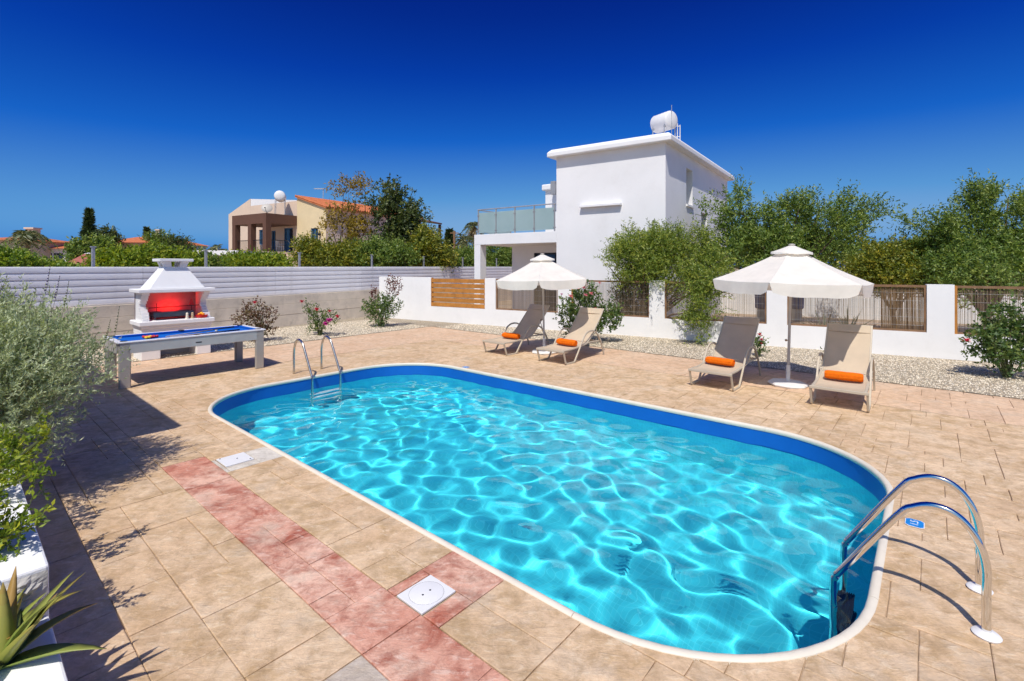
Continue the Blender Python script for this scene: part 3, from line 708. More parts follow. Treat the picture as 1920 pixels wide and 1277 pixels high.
# ------------------------------------------------------------------ barbecue
bq = thing('barbecue', 'white masonry barbecue with pyramid hood and stepped brick sides', 'barbecue', P(-13.28, 3.52), UA+math.pi/2)   # x along d, +y back
W2 = .69
MB().bx(-W2, -W2+.36, .02, .72, 0, .56).build('pedestal', M['white'], bq, bevel=.012)
MB().bx(W2-.30, W2, .02, .72, 0, .56).build('pedestal', M['white'], bq, bevel=.012)
MB().bx(-W2+.36, W2-.30, .60, .70, 0, .56).build('rear_panel', M['rough_white'], bq)
MB().bx(-W2, W2, .02, .72, .563, .70).build('base_block', M['white'], bq, bevel=.012)
MB().bx(-W2-.02, W2+.02, -.02, .74, .702, .765).build('lower_ledge', M['white'], bq, bevel=.02)
MB().bx(-W2-.06, W2+.06, -.07, .78, .767, .87).build('counter', M['white'], bq, bevel=.016)
MB().bx(-W2+.02, W2-.02, .62, .72, .872, 1.505).build('rear_wall', M['soot'], bq)
for s in (-1, 1):
    x0, x1 = (-W2+.02, -W2+.15) if s < 0 else (W2-.15, W2-.02)
    sw = MB().bx(x0, x1, .40, .615, .872, 1.505).build('side_wall', M['white'], bq)
    offs = [.0, .05, .12, .20, .27, .30, .26, .19, .11, .04]
    for r in range(10):
        z0 = .873+r*.0632
        y0 = offs[r]+rs.uniform(-.012, .012)
        MB().bx(x0+rs.uniform(-.006, .004), x1+rs.uniform(-.004, .012), y0, .398, z0, z0+.0605).build('brick', M['white'], sw, bevel=.006)
MB().bx(-W2-.07, W2+.07, -.08, .78, 1.507, 1.59).build('hood_shelf', M['white'], bq, bevel=.014)
vs = [(-.56, -.02, 1.592), (.56, -.02, 1.592), (.56, .74, 1.592), (-.56, .74, 1.592), (-.225, .16, 2.09), (.225, .16, 2.09), (.225, .58, 2.09), (-.225, .58, 2.09)]
MB().add(vs, [(3, 2, 1, 0), (4, 5, 6, 7), (0, 1, 5, 4), (1, 2, 6, 5), (2, 3, 7, 6), (3, 0, 4, 7)]).build('hood', M['white'], bq, bevel=.012)
for s in (-1, 1):
    for y in (.17, .46):
        MB().add([(s*.08, y, 2.092), (s*.22, y, 2.092), (s*.22, y+.11, 2.092), (s*.08, y+.11, 2.092), (s*.095, y-.03, 2.218), (s*.27, y-.03, 2.218), (s*.27, y+.14, 2.218), (s*.095, y+.14, 2.218)],
                 [(3, 2, 1, 0), (4, 5, 6, 7), (0, 1, 5, 4), (1, 2, 6, 5), (2, 3, 7, 6), (3, 0, 4, 7)]).build('chimney_block', M['white'], bq)
MB().bx(-.34, .34, .06, .68, 2.22, 2.285).build('chimney_cap', M['white'], bq, bevel=.01)
# fire tray and rotisserie
tray = MB().bx(-.42, .36, .16, .52, .94, .955)
for (x0, x1, y0, y1) in ((-.42, .36, .15, .165), (-.42, .36, .515, .53), (-.43, -.415, .15, .53), (.355, .37, .15, .53)): tray.bx(x0, x1, y0, y1, .94, 1.05)
for x in (-.40, .34):
    for y in (.18, .50): tray.bx(x-.012, x+.012, y-.012, y+.012, .872, .94)
tray.build('charcoal_tray', M['tray'], bq)
sp = MB().tube([(-.50, .30, 1.15), (.52, .30, 1.165)], .009, 8).build('rotisserie_spit', M['iron'], bq)
for x in (-.34, .36): MB().tube([(x, .30, 1.05), (x, .30, 1.25 if x < 0 else 1.19)], .007, 6).build('spit_bracket', M['iron'], sp)
MB().add([(.30, .29, 1.17), (.42, .29, 1.17), (.36, .29, 1.34), (.30, .31, 1.17), (.42, .31, 1.17), (.36, .31, 1.34)], [(0, 1, 2), (5, 4, 3), (0, 3, 4, 1), (1, 4, 5, 2), (2, 5, 3, 0)]).build('wind_shield', M['redpot'], sp)
MB().tube([(-.55, .30, 1.149), (-.50, .30, 1.15)], .014, 8).build('spit_handle', M['cuewood'], sp)
m, nt, b = base_mat('glowing_fire'); b.inputs['Emission Color'].default_value = (1, .10, .015, 1); b.inputs['Emission Strength'].default_value = 2.5; b.inputs['Base Color'].default_value = (.3, .02, .01, 1); M['ember'] = m
em = MB()
for k in range(40):
    em.ball((rs.uniform(-.22, .14), rs.uniform(.3, .48), .965+rs.uniform(0, .03)), rs.uniform(.015, .03), 6)
tag(em.build('glowing_charcoal', M['ember'], bq), kind='stuff')
lamp = bpy.data.lights.new('fire_glow', 'AREA'); lamp.energy = 5; lamp.color = (1, .012, .004); lamp.shape = 'RECTANGLE'; lamp.size = .34; lamp.size_y = .08
lo = bpy.data.objects.new('fire_glow', lamp); col.objects.link(lo); lo.parent = bq; lo.location = (-.04, .47, 1.09); lo.rotation_euler = (R(118), 0, 0)
def mill(label, x, m):
    t = tag(MB().lathe([(.026, 0), (.029, .02), (.02, .05), (.024, .09), (.018, .105), (.022, .125), (.012, .145), (.002, .15)], (0, 0, 0), 14).build('grinder', m, None, bq.matrix_basis @ Vector((0, 0, 0)), smooth='auto'), label, 'grinder')
    return t
bpy.context.view_layer.update()
def on_bq(x, y, z): return bq.matrix_world @ Vector((x, y, z))
for lab, x, mm in (('pale squat grinder on the barbecue counter left of the taller one', .19, M['ivory']), ('slim wooden grinder on the barbecue counter beside the red pot', .30, M['peppermill'])):
    t = thing('grinder', lab, 'grinder', on_bq(x, .02, .871), 0, 'grinders on the barbecue counter')
    MB().lathe([(.032, 0), (.034, .02), (.025, .055), (.03, .085), (.02, .10)], (0, 0, 0), 14).build('body', mm, t, smooth='auto'); MB().lathe([(.022, .101), (.028, .12), (.018, .14), (.003, .15)], (0, 0, 0), 14).build('knob', mm, t, smooth='auto')
t = thing('red_pot', 'red round pot with orange fruit on the barbecue counter', 'pot', on_bq(.50, .05, .871))
MB().lathe([(.095, 0), (.115, .02), (.12, .075), (.108, .075), (.10, .02)], (0, 0, 0), 24).build('bowl', M['redpot'], t, smooth='auto')
for s in (-1, 1): MB().bx(s*.13-.02, s*.13+.02, -.03, .03, .05, .062).build('handle', M['redpot'], t, bevel=.004)
for k, (x, y) in enumerate(((-.05, 0), (.04, .03), (.02, -.05), (0, .01))):
    tag(MB().ball((0, 0, 0), .036, 10).build('fruit', M['orange'] if k < 3 else M['yellowball'], None, on_bq(.50+x, .05+y, .955+(.02 if k == 3 else 0)), smooth=True), 'orange fruit piled in the red pot on the barbecue' if k < 3 else 'yellow fruit topmost in the red pot on the barbecue', 'fruit', 'fruit in the red pot' if k < 3 else None)

# ------------------------------------------------------------------ sun loungers, towels
def strip(pts, x0, x1, th, sag=.0):
    """cloth strip along (y, z) points with thickness"""
    nx = 8; vs = []; n = len(pts); xs = [x0+(x1-x0)*i/nx for i in range(nx+1)]
    for i, (y, z) in enumerate(pts):
        a_ = pts[max(i-1, 0)]; b_ = pts[min(i+1, n-1)]; l_ = math.hypot(b_[0]-a_[0], b_[1]-a_[1]) or 1; ny, nz = -(b_[1]-a_[1])/l_, (b_[0]-a_[0])/l_
        sg = [sag*(1-(2*k/nx-1)**2)*math.sin(math.pi*i/(n-1))**.5 if n > 2 else 0 for k in range(nx+1)]
        vs += [(x, y-ny*g, z-nz*g) for x, g in zip(xs, sg)]+[(x, y-ny*(g+th), z-nz*(g+th)) for x, g in zip(xs, sg)][::-1]
    m_ = 2*(nx+1)
    fs = [(i*m_+j, i*m_+(j+1) % m_, i*m_+m_+(j+1) % m_, i*m_+m_+j) for i in range(n-1) for j in range(m_)]+[tuple(range(m_)), tuple((n-1)*m_+j for j in range(m_))[::-1]]
    return MB().add(vs, fs)
def bez(p, n=5):
    out = []; P4 = [Vector(q) for q in p]
    for i in range(len(P4)-1):
        p0, p1, p2, p3 = P4[max(i-1, 0)], P4[i], P4[i+1], P4[min(i+2, len(P4)-1)]
        for k in range(n):
            x = k/n; out.append(((2*p1)+(p2-p0)*x+(2*p0-5*p1+4*p2-p3)*x*x+(3*p1-p0-3*p2+p3)*x**3)*.5)
    return out+[P4[-1]]
def make_lounger(label):
    t = thing('sun_lounger', label, 'sun lounger', (0, 0, 0), 0, 'sun loungers along the far side of the pool')
    hw = .35; prof = [(-.018, -.015), (.018, -.015), (.018, .015), (-.018, .015)]; Xv = Vector((1, 0, 0))
    for s in (-1, 1):
        x = s*hw
        path = [Vector((x, .0, .285)), Vector((x, .02, .22)), Vector((x, .085, .04)), Vector((x, .11, .016)), Vector((x, .40, .016)), Vector((x, .44, .035))]
        path += bez([(x, .50, .115), (x, .70, .37), (x, .83, .53), (x, .95, .605), (x, 1.10, .63), (x, 1.27, .60), (x, 1.44, .49), (x, 1.58, .30), (x, 1.66, .13), (x, 1.70, .0)], 4)
        MB().sweep(path, prof, up=Xv).build('side_frame', M['frame'], t, bevel=.006)
        MB().sweep([Vector((s*.325, -.01, .30)), Vector((s*.325, .35, .298)), Vector((s*.325, .75, .325)), Vector((s*.325, 1.02, .37)), Vector((s*.325, 1.56, .355))], [(-.014, -.02), (.014, -.02), (.014, .02), (-.014, .02)], up=Xv).build('seat_rail', M['frame'], t, bevel=.005)
        bp = bez([(s*.315, 1.0, .372), (s*.315, 1.13, .45), (s*.315, 1.32, .63), (s*.315, 1.60, .91), (s*.315, 1.74, 1.075)], 4)
        MB().sweep(bp, [(-.015, -.013), (.015, -.013), (.015, .013), (-.015, .013)], up=Xv).build('backrest_rail', M['frame'], t, bevel=.005)
        MB().tube([(s*.315, 1.38, .69), (s*.33, 1.50, .37)], .010, 8).build('backrest_strut', M['frame'], t)
    MB().box((0, -.005, .288), (.735, .036, .042)).build('foot_bar', M['frame'], t, bevel=.006)
    MB().box((0, .98, .335), (.64, .03, .03)).build('cross_bar', M['frame'], t, bevel=.005)
    MB().box((0, 1.55, .345), (.64, .03, .03)).build('cross_bar', M['frame'], t, bevel=.005)
    MB().box((0, 1.745, 1.078), (.66, .028, .028), rx=R(50)).build('head_bar', M['frame'], t, bevel=.006)
    sp_ = [(.02, .312)]+[(y, .312-.012*math.sin(math.pi*y/1.02)+max(0, y-.35)*.095) for y in np.linspace(.12, 1.02, 9)]
    strip(sp_, -.312, .312, .006, .018).build('seat_sling', M['sling'], t, smooth='auto')
    bk = [(p.y, p.z+.012) for p in bez([(0, 1.02, .372), (0, 1.14, .455), (0, 1.33, .632), (0, 1.60, .905), (0, 1.735, 1.07)], 4)]
    bs = strip(bk, -.300, .300, .006, .022).build('back_sling', M['sling'], t, smooth='auto')
    # hem of the head pocket: a sewn band proud of the sling
    strip([(y-.004, z+.005) for y, z in bk[-4:]], -.301, .301, .004).build('head_hem', M['sling'], bs, smooth='auto')
    return t
def make_towel(label):
    t = thing('rolled_towel', label, 'towel', (0, 0, 0), 0, 'orange towels on the loungers')
    seg = 26; vs, fs = [], []; xs = np.linspace(-.245, .245, 15)
    for i, x in enumerate(xs):
        e = 1-.16*max(0, (abs(x)-.215)/.03)
        for j in range(seg):
            a = 2*math.pi*j/seg; r = (1+.02*math.sin(5*x*9+a*2)+.015*math.sin(23*x+3*a))*e
            vs.append((x, .080*r*math.cos(a), .066+.066*r*math.sin(a)))
    fs = [(i*seg+j, i*seg+(j+1) % seg, (i+1)*seg+(j+1) % seg, (i+1)*seg+j) for i in range(len(xs)-1) for j in range(seg)]+[tuple(range(seg))[::-1], tuple((len(xs)-1)*seg+j for j in range(seg))]
    MB().add(vs, fs).build('roll', M['towel'], t, smooth='auto')
    for s in (-1, 1):
        sp2 = [Vector((s*.247, (.012+.0052*a)*math.cos(a), .066+(.010+.0043*a)*math.sin(a))) for a in np.linspace(0, 11, 46)]
        MB().tube(sp2, .004, 5, Vector((1, 0, 0))).build('spiral_edge', M['towel'], t)
    MB().prism([(-.24, -.078, .03), (-.24, -.086, .05), (-.24, -.082, .10), (-.24, -.070, .108)], (.48, 0, 0)).build('free_edge', M['towel'], t, bevel=.003)
    return t
LG = [(-1.03, 'sun lounger nearest the right edge, half in parasol shade'), (-2.87, 'sun lounger left of the larger parasol, its whole back shaded'), (-6.25, 'sun lounger in front of the pink rose bush'), (-7.92, 'sun lounger furthest left in front of the smaller parasol')]
TW = ['orange rolled towel on the rightmost lounger', 'orange rolled towel on the lounger left of the larger parasol', 'orange rolled towel on the lounger by the pink roses', 'orange rolled towel on the lounger furthest left']
lg0 = make_lounger(LG[0][1]); tw0 = make_towel(TW[0])
for k, (u, lab) in enumerate(LG):
    rot = UA+R((1.5, -1.0, .5, -2.0)[k]); o = lg0 if k == 0 else dup(lg0, None, 0, lab)
    o.location = P(u, 8.53); o.rotation_euler.z = rot
    w = tw0 if k == 0 else dup(tw0, None, 0, TW[k])
    w.location = P(u+(.0, -.02, .03, .04)[k], 8.53+.60, .317+.012); w.rotation_euler.z = rot+R((2, -3, -4, 4)[k]); w.scale = ((1, 1, 1), (.98, 1.05, .93), (1.02, .95, 1.04), (.97, 1.04, .97))[k]

# ------------------------------------------------------------------ parasols
def make_parasol(label, r, zt, zr, val, a0, sleeve):
    t = thing('parasol', label, 'parasol', (0, 0, 0), 0, 'white hexagonal parasols between the loungers')
    vents = r*.25
    def rim(a): return Vector((r*math.sin(a), -r*math.cos(a), zr))
    A = [a0+R(60)*k for k in range(6)]
    hubz = zt-.05; capz = lambda f: hubz+(zr-hubz)*f+.035*math.sin(math.pi*f)+.022; rib0 = Vector((0, 0, hubz))
    for k in range(6):
        p, q = rim(A[k]), rim(A[(k+1) % 6])
        # panel: grid from near the hub to the rim with a little sag between the ribs
        vs, fs = [], []; nr, nc = 8, 8
        for i in range(nr+1):
            f_ = .10+.90*i/nr
            for j in range(nc+1):
                g = j/nc; e = p*(1-g)+q*g; b_ = Vector((e.x*f_, e.y*f_, hubz+(zr-hubz)*f_))
                b_.z -= .022*math.sin(math.pi*g)*f_*(1-.2*f_)+.035*math.sin(math.pi*f_)
                b_ += Vector((e.x, e.y, 0)).normalized()*(-.018*math.sin(math.pi*g)*max(0, f_-.75)*4)
                vs.append(b_)
        fs = [(i*(nc+1)+j, i*(nc+1)+j+1, (i+1)*(nc+1)+j+1, (i+1)*(nc+1)+j) for i in range(nr) for j in range(nc)]
        pn = MB().add(vs, fs).build('canopy_panel', M['canvas'], t, smooth=True)
        row = vs[-(nc+1):]; vv = []; rows = 4
        for i in range(rows+1):
            h = i/rows
            for j, b_ in enumerate(row):
                g = j/nc; out = Vector((b_.x, b_.y, 0)).normalized(); tang = (q-p).normalized()
                edge = abs(2*g-1)
                shift = (-.055 if g > .5 else .055)*(edge**5)*h
                vv.append(b_+out*(.014*math.sin(g*9+k*2)*h)+tang*shift+Vector((0, 0, -val*h*(1-.22*edge**6)+.006*math.sin(g*14+k)*h)))
        MB().add(vv, [(i*(nc+1)+j, i*(nc+1)+j+1, (i+1)*(nc+1)+j+1, (i+1)*(nc+1)+j) for i in range(rows) for j in range(nc)]).build('valance', M['canvas'], pn, smooth=True)
        MB().tube([rib0+Vector((0, 0, -.03)), p*.55+Vector((0, 0, hubz*.45-.05)), p+Vector((0, 0, -.012))], .008, 6).build('rib', M['pole'], t)
        MB().tube([Vector((0, 0, zr+.12)), Vector((p.x*.5, p.y*.5, (hubz+zr)/2-.05))], .007, 6).build('stretcher', M['pole'], t)
    vs, fs = [], []
    seg = 24
    for i, (rr, zz) in enumerate(((.03, capz(.03)+.01), (vents*.55, capz(.14)), (vents*.9, capz(.225)), (vents, capz(.25)), (vents*1.015, capz(.25)-.035))):
        for j in range(seg):
            a = 2*math.pi*j/seg; w = 1+.03*math.cos(6*(a-a0)); vs.append((rr*w*math.sin(a), -rr*w*math.cos(a), zz+.006*math.sin(6*a)*(i > 2)))
    fs = [(i*seg+j, i*seg+(j+1) % seg, (i+1)*seg+(j+1) % seg, (i+1)*seg+j) for i in range(4) for j in range(seg)]
    MB().add(vs, fs).build('vent_cap', M['canvas'], t, smooth=True)
    MB().lathe([(.05, 0), (.055, .008), (.045, .02), (.005, .026)], (0, 0, zt-.03), 16).build('finial', M['pole'], t, smooth='auto')
    MB().tube([(0, 0, .3), (0, 0, zt-.02)], .023, 12).build('pole', M['pole'], t, smooth='auto')
    MB().tube([(0, 0, zr+.08), (0, 0, zr+.16)], .034, 12).build('runner', M['cap'], t, smooth='auto')
    MB().tube([(0, 0, .05), (0, 0, .36)], .034, 12).build('sleeve', M['canvas_base'], t, smooth='auto')
    MB().ball((-.06, -.01, .80), .022, 8).tube([(0, 0, .8), (-.05, 0, .8)], .008, 6).build('tilt_knob', M['timber_old'], t)
    MB().lathe([(.31, 0), (.325, .03), (.30, .058), (.12, .072), (.04, .075)], (0, 0, 0), 8 if sleeve else 24, R(22)).build('base', M['canvas_base'], t, bevel=.006)
    return t
p1 = make_parasol('larger white parasol between the two right loungers', 1.29, 2.51, 1.84, .20, R(-43), True); p1.location = P(-1.92, 9.72); p1.rotation_euler = (R(.6), R(1.3), 0)
p2 = make_parasol('smaller white parasol behind the two left loungers', 1.21, 2.43, 1.80, .20, R(-8), True); p2.location = P(-7.15, 9.52); p2.rotation_euler = (R(.3), R(-1.2), 0)
p1.rotation_euler[2] = R(0)

# ------------------------------------------------------------------ white house
class Frame2:
    """skewed plan axes: s along a, t along b, from corner C"""
    def __init__(s, C, a, b): s.C, s.a, s.b = Vector(C), Vector(a), Vector(b)
    def p(s, S, T, z): return s.C+s.a*S+s.b*T+Vector((0, 0, z))
    def hexa(s, s0, s1, t0, t1, z0, z1, mb=None):
        mb = mb or MB()
        v = [s.p(S, T, z) for z in (z0, z1) for S, T in ((s0, t0), (s1, t0), (s1, t1), (s0, t1))]
        return mb.add(v, [(3, 2, 1, 0), (4, 5, 6, 7), (0, 1, 5, 4), (1, 2, 6, 5), (2, 3, 7, 6), (3, 0, 4, 7)])
def holed(mb, O, e, Lw, z0, z1, holes, inw):
    """vertical wall from O along e with rectangular holes (a0,a1,z0,z1) and reveals of vector inw"""
    xs = sorted({0, Lw, *[h[0] for h in holes], *[h[1] for h in holes]}); zs = sorted({z0, z1, *[h[2] for h in holes], *[h[3] for h in holes]})
    Q = lambda x, z, k=0: O+e*x+Vector((0, 0, z))+inw*k
    for x0, x1 in zip(xs, xs[1:]):
        for a, b in zip(zs, zs[1:]):
            cx, cz = (x0+x1)/2, (a+b)/2
            if any(h[0] < cx < h[1] and h[2] < cz < h[3] for h in holes): continue
            mb.add([Q(x0, a), Q(x1, a), Q(x1, b), Q(x0, b)], [(0, 1, 2, 3)])
    for h in holes:
        a, b, c, d = h
        for q in (((a, c), (b, c)), ((b, c), (b, d)), ((b, d), (a, d)), ((a, d), (a, c))):
            mb.add([Q(*q[0]), Q(*q[1]), Q(*q[1], 1), Q(*q[0], 1)], [(0, 1, 2, 3)])
    return mb
HC = Vector((5.22, 16.55, 0))
F = Frame2((0, 0, 0), (-.83, .557, 0), (.59, .807, 0))
wh = thing('white_house', 'two storey white flat roofed house with glass balcony behind the garden wall', 'house', HC)
T1 = 9.0
slots = [(2.34, 3.15, 4.46, 5.85), (4.4, 5.35, 3.0, 4.35)]
b = MB()
holed(b, F.p(0, 0, 0), F.b, T1, -.06, 6.32, slots, F.a*.32)
holed(b, F.p(0, 0, 0), F.a, 4.21, -.06, 6.32, [], F.b)
holed(b, F.p(4.21, 0, 0), F.b, T1, -.06, 6.32, [], F.a); holed(b, F.p(0, T1, 0), F.a, 4.21, -.06, 6.32, [], F.b)
b.build('wall', M['white_house'], wh)
for (a0, a1, z0, z1) in slots:
    MB().add([F.p(.321, a0, z0), F.p(.321, a1, z0), F.p(.321, a1, z1), F.p(.321, a0, z1)], [(0, 1, 2, 3)]).build('window_pane', M['glass_dark'], wh)
    F.hexa(-.06, .315, a0-.04, a1+.04, z0-.07, z0+.004).build('window_sill', M['white_house'], wh)
# overhanging roof slab with weathered top
o_ = .27
v = [F.p(S, T, z) for z, e in ((6.322, 0), (6.50, 0), (6.62, -.12)) for S, T in ((-o_-e, -o_-e), (4.21+o_+e, -o_-e), (4.21+o_+e, T1+o_+e), (-o_-e, T1+o_+e))]
MB().add(v, [(3, 2, 1, 0), (8, 9, 10, 11)]+[(r*4+j, r*4+(j+1) % 4, r*4+4+(j+1) % 4, r*4+4+j) for r in (0, 1) for j in range(4)]).build('roof_slab', M['white_house'], wh, bevel=.03)
F.hexa(1.55, 3.15, -.16, -.002, 4.30, 4.39).build('ledge', M['white_house'], wh, bevel=.01)
# balcony, column, recessed ground floor
F.hexa(4.215, 8.27, 0.0, 2.6, 3.04, 3.48).build('balcony_slab', M['white_house'], wh, bevel=.01)
F.hexa(7.94, 8.268, .003, .41, -.06, 3.038).build('column', M['white_house'], wh, bevel=.01)
b = MB(); holed(b, F.p(4.22, 2.2, 0), F.a, 3.63, -.06, 3.04, [(.25, 2.45, .0, 2.72)], F.b*.12)
holed(b, F.p(7.85, 2.2, 0), F.b, 8, -.06, 3.04, [], F.a); b.build('ground_floor_wall', M['white_house'], wh)
dr = MB().add([F.p(4.47, 2.321, 0), F.p(6.67, 2.321, 0), F.p(6.67, 2.321, 2.72), F.p(4.47, 2.321, 2.72)], [(0, 1, 2, 3)]).build('glass_door', M['glass_dark'], wh)
fm = F.hexa(4.47, 6.67, 2.25, 2.31, 2.64, 2.718); F.hexa(5.53, 5.60, 2.25, 2.31, 0, 2.638, fm); F.hexa(6.59, 6.668, 2.25, 2.31, 0, 2.638, fm); fm.build('door_frame', M['iron'], dr)
F.hexa(4.215, 6.55, 3.0, 9, 3.04, 5.62).build('rear_volume', M['white_house'], wh)
F.hexa(4.215, 6.68, 2.86, 9.1, 5.622, 5.90).build('rear_cap', M['white_house'], wh, bevel=.05)
F.hexa(5.78, 6.02, 2.55, 2.80, 5.35, 5.95).build('air_conditioner', M['ac'], wh, bevel=.02)
ps = [4.34, 5.27, 6.20, 7.16, 8.1]
gr = MB().tube([F.p(4.23, .08, 4.56), F.p(8.13, .08, 4.56), F.p(8.13, 2.5, 4.56)], .025, 8).build('balcony_handrail', M['galv'], wh)
for k, s_ in enumerate(ps):
    F.hexa(s_-.022, s_+.022, .06, .10, 3.482, 4.54).build('balcony_post', M['ac'], wh)
    F.hexa(s_-.05, s_+.05, .05, .11, 3.62, 3.66).build('glass_clamp', M['ac'], wh); F.hexa(s_-.05, s_+.05, .05, .11, 4.28, 4.32).build('glass_clamp', M['ac'], wh)
    if k: F.hexa(ps[k-1]+.03, s_-.03, .074, .086, 3.56, 4.42).build('glass_panel', M['glass'], wh)
for t_ in (1.25, 2.45): F.hexa(8.08, 8.12, t_-.02, t_+.02, 3.482, 4.54).build('balcony_post', M['ac'], wh)
for t0, t1 in ((.13, 1.2), (1.3, 2.4)): F.hexa(8.094, 8.106, t0, t1, 3.56, 4.42).build('glass_panel', M['glass'], wh)
def water_tank(name, label, c, axis, r, Ln, z0, group):
    t = thing(name, label, 'water tank', c, 0, group)
    A = Vector(axis).normalized(); side = Vector((-A.y, A.x, 0)); zc = Vector((0, 0, 0))
    pr = [(-.56, .01), (-.555, r*.35), (-.535, r*.65), (-.505, r*.86), (-.47, r*.97), (-.44, r), (.44, r), (.47, r*.97), (.505, r*.86), (.535, r*.65), (.555, r*.35), (.56, .01)]
    seg = 28; vs = [A*(x*Ln)+side*(rr*math.cos(2*math.pi*j/seg))+Vector((0, 0, rr*math.sin(2*math.pi*j/seg))) for x, rr in pr for j in range(seg)]
    fs = [(i*seg+j, i*seg+(j+1) % seg, (i+1)*seg+(j+1) % seg, (i+1)*seg+j) for i in range(len(pr)-1) for j in range(seg)]+[tuple(range(seg)), tuple((len(pr)-1)*seg+j for j in range(seg))]
    MB().add(vs, fs).build('cylinder', M['cap'], t, smooth='auto')
    fr = MB()
    for x in (-.36, .36):
        for q in (-.8, .8):
            fr.tube([A*(x*Ln)+side*(q*r)+Vector((0, 0, -.3*r)), A*(x*Ln)+side*(q*r*1.1)+Vector((0, 0, z0))], .022, 6)
        fr.tube([A*(x*Ln)-side*r*.95+Vector((0, 0, -r*.75)), A*(x*Ln)+side*r*.95+Vector((0, 0, -r*.75))], .02, 6)
    for q in (-1, 1): fr.tube([A*(-.36*Ln)+side*(q*.86*r)+Vector((0, 0, z0*.55)), A*(.36*Ln)+side*(q*.86*r)+Vector((0, 0, z0*.55))], .015, 6)
    fr.build('stand', M['galv'], t)
    return t
tk = HC+F.p(.75, 2.05, 7.62)
t = water_tank('water_tank', 'white water cylinder lying on the flat roof of the white house', tk, (-.50, .87, 0), .345, .80, 6.62-7.62, 'roof water tanks')
pp = MB()
for k in range(3): pp.tube([Vector((.42+.10*k, .0, -1.0)), Vector((.42+.10*k, .0, .02-.06*k))], .018, 6)
pp.tube([Vector((.42, 0, -.15)), Vector((.62, 0, -.15))], .015, 6).tube([Vector((.42, 0, -.55)), Vector((.62, 0, -.55))], .015, 6).build('pipe_rack', M['cap'], t)
MB().tube([Vector((.16, -.42, -1.0)), Vector((.16, -.42, .52))], .013, 6).build('vent_pipe', M['galv'], t)
t = thing('television_aerial', 'small aerial at the left of the water tank on the white house roof', 'aerial', HC+F.p(1.9, 2.6, 6.60))
m_ = MB().tube([(0, 0, 0), (0, 0, .55)], .012, 6).build('mast', M['galv'], t); bm = MB().tube([(-.35, .1, .5), (.35, -.1, .5)], .008, 5)
for k in range(5): bm.tube([(-.3+.15*k, .08-.045*k-.12, .5), (-.3+.15*k, .08-.045*k+.12, .5)], .005, 4)
bm.build('boom', M['galv'], m_)

# ------------------------------------------------------------------ cream house with brown veranda
YC = Vector((-19.2, 38.0, 0)); G = Frame2((0, 0, 0), (-.86, .51, 0), (.51, .86, 0))
yh = thing('cream_house', 'cream house with brown veranda and terracotta roof beyond the fence', 'house', YC)
ver = MB(); G.hexa(0, 4.67, 0, 2.72, 5.52, 6.30, ver); ver.build('veranda_beam', M['brown'], yh)
for s0, t0 in ((0, 0), (2.0, 0), (4.22, 0)): G.hexa(s0+.002, s0+.44, t0+.002, t0+.44, 3.3, 5.518).build('veranda_post', M['brown'], yh)
G.hexa(-.02, 4.69, -.02, 2.72, 3.12, 3.298).build('veranda_floor', M['pinkwall'], yh)
G.hexa(0.1, 4.6, .1, 2.7, -.06, 3.118).build('veranda_base', M['brown'], yh)
rl = MB()
def rail(p0, p1, n):
    rl.tube([p0+Vector((0, 0, 4.22)), p1+Vector((0, 0, 4.22))], .03, 5).tube([p0+Vector((0, 0, 3.42)), p1+Vector((0, 0, 3.42))], .02, 5)
    for k in range(n+1): q = p0.lerp(p1, k/n); rl.tube([q+Vector((0, 0, 3.42)), q+Vector((0, 0, 4.22))], .014, 4)
rail(G.p(.45, .2, 0), G.p(2.0, .2, 0), 10); rail(G.p(2.45, .2, 0), G.p(4.2, .2, 0), 11); rail(G.p(.2, .45, 0), G.p(.2, 2.0, 0), 10)
rl.tube([G.p(.2, 2.0, 4.22), G.p(-1.9, 2.3, 2.6)], .03, 5).tube([G.p(.2, 2.0, 3.42), G.p(-1.9, 2.3, 1.8)], .02, 5)
for k in range(9): q = G.p(.2, 2.0, 3.42).lerp(G.p(-1.9, 2.3, 1.8), k/8); rl.tube([q, q+Vector((0, 0, .8))], .014, 4)
rl.build('railing', M['iron'], yh)
st_ = MB()
for k in range(9): G.hexa(-.05-.24*(k+1), -.05-.24*k, 1.7, 2.6, -.06, 3.1-.2*k, st_)
st_.build('stairs', M['pinkwall'], yh)
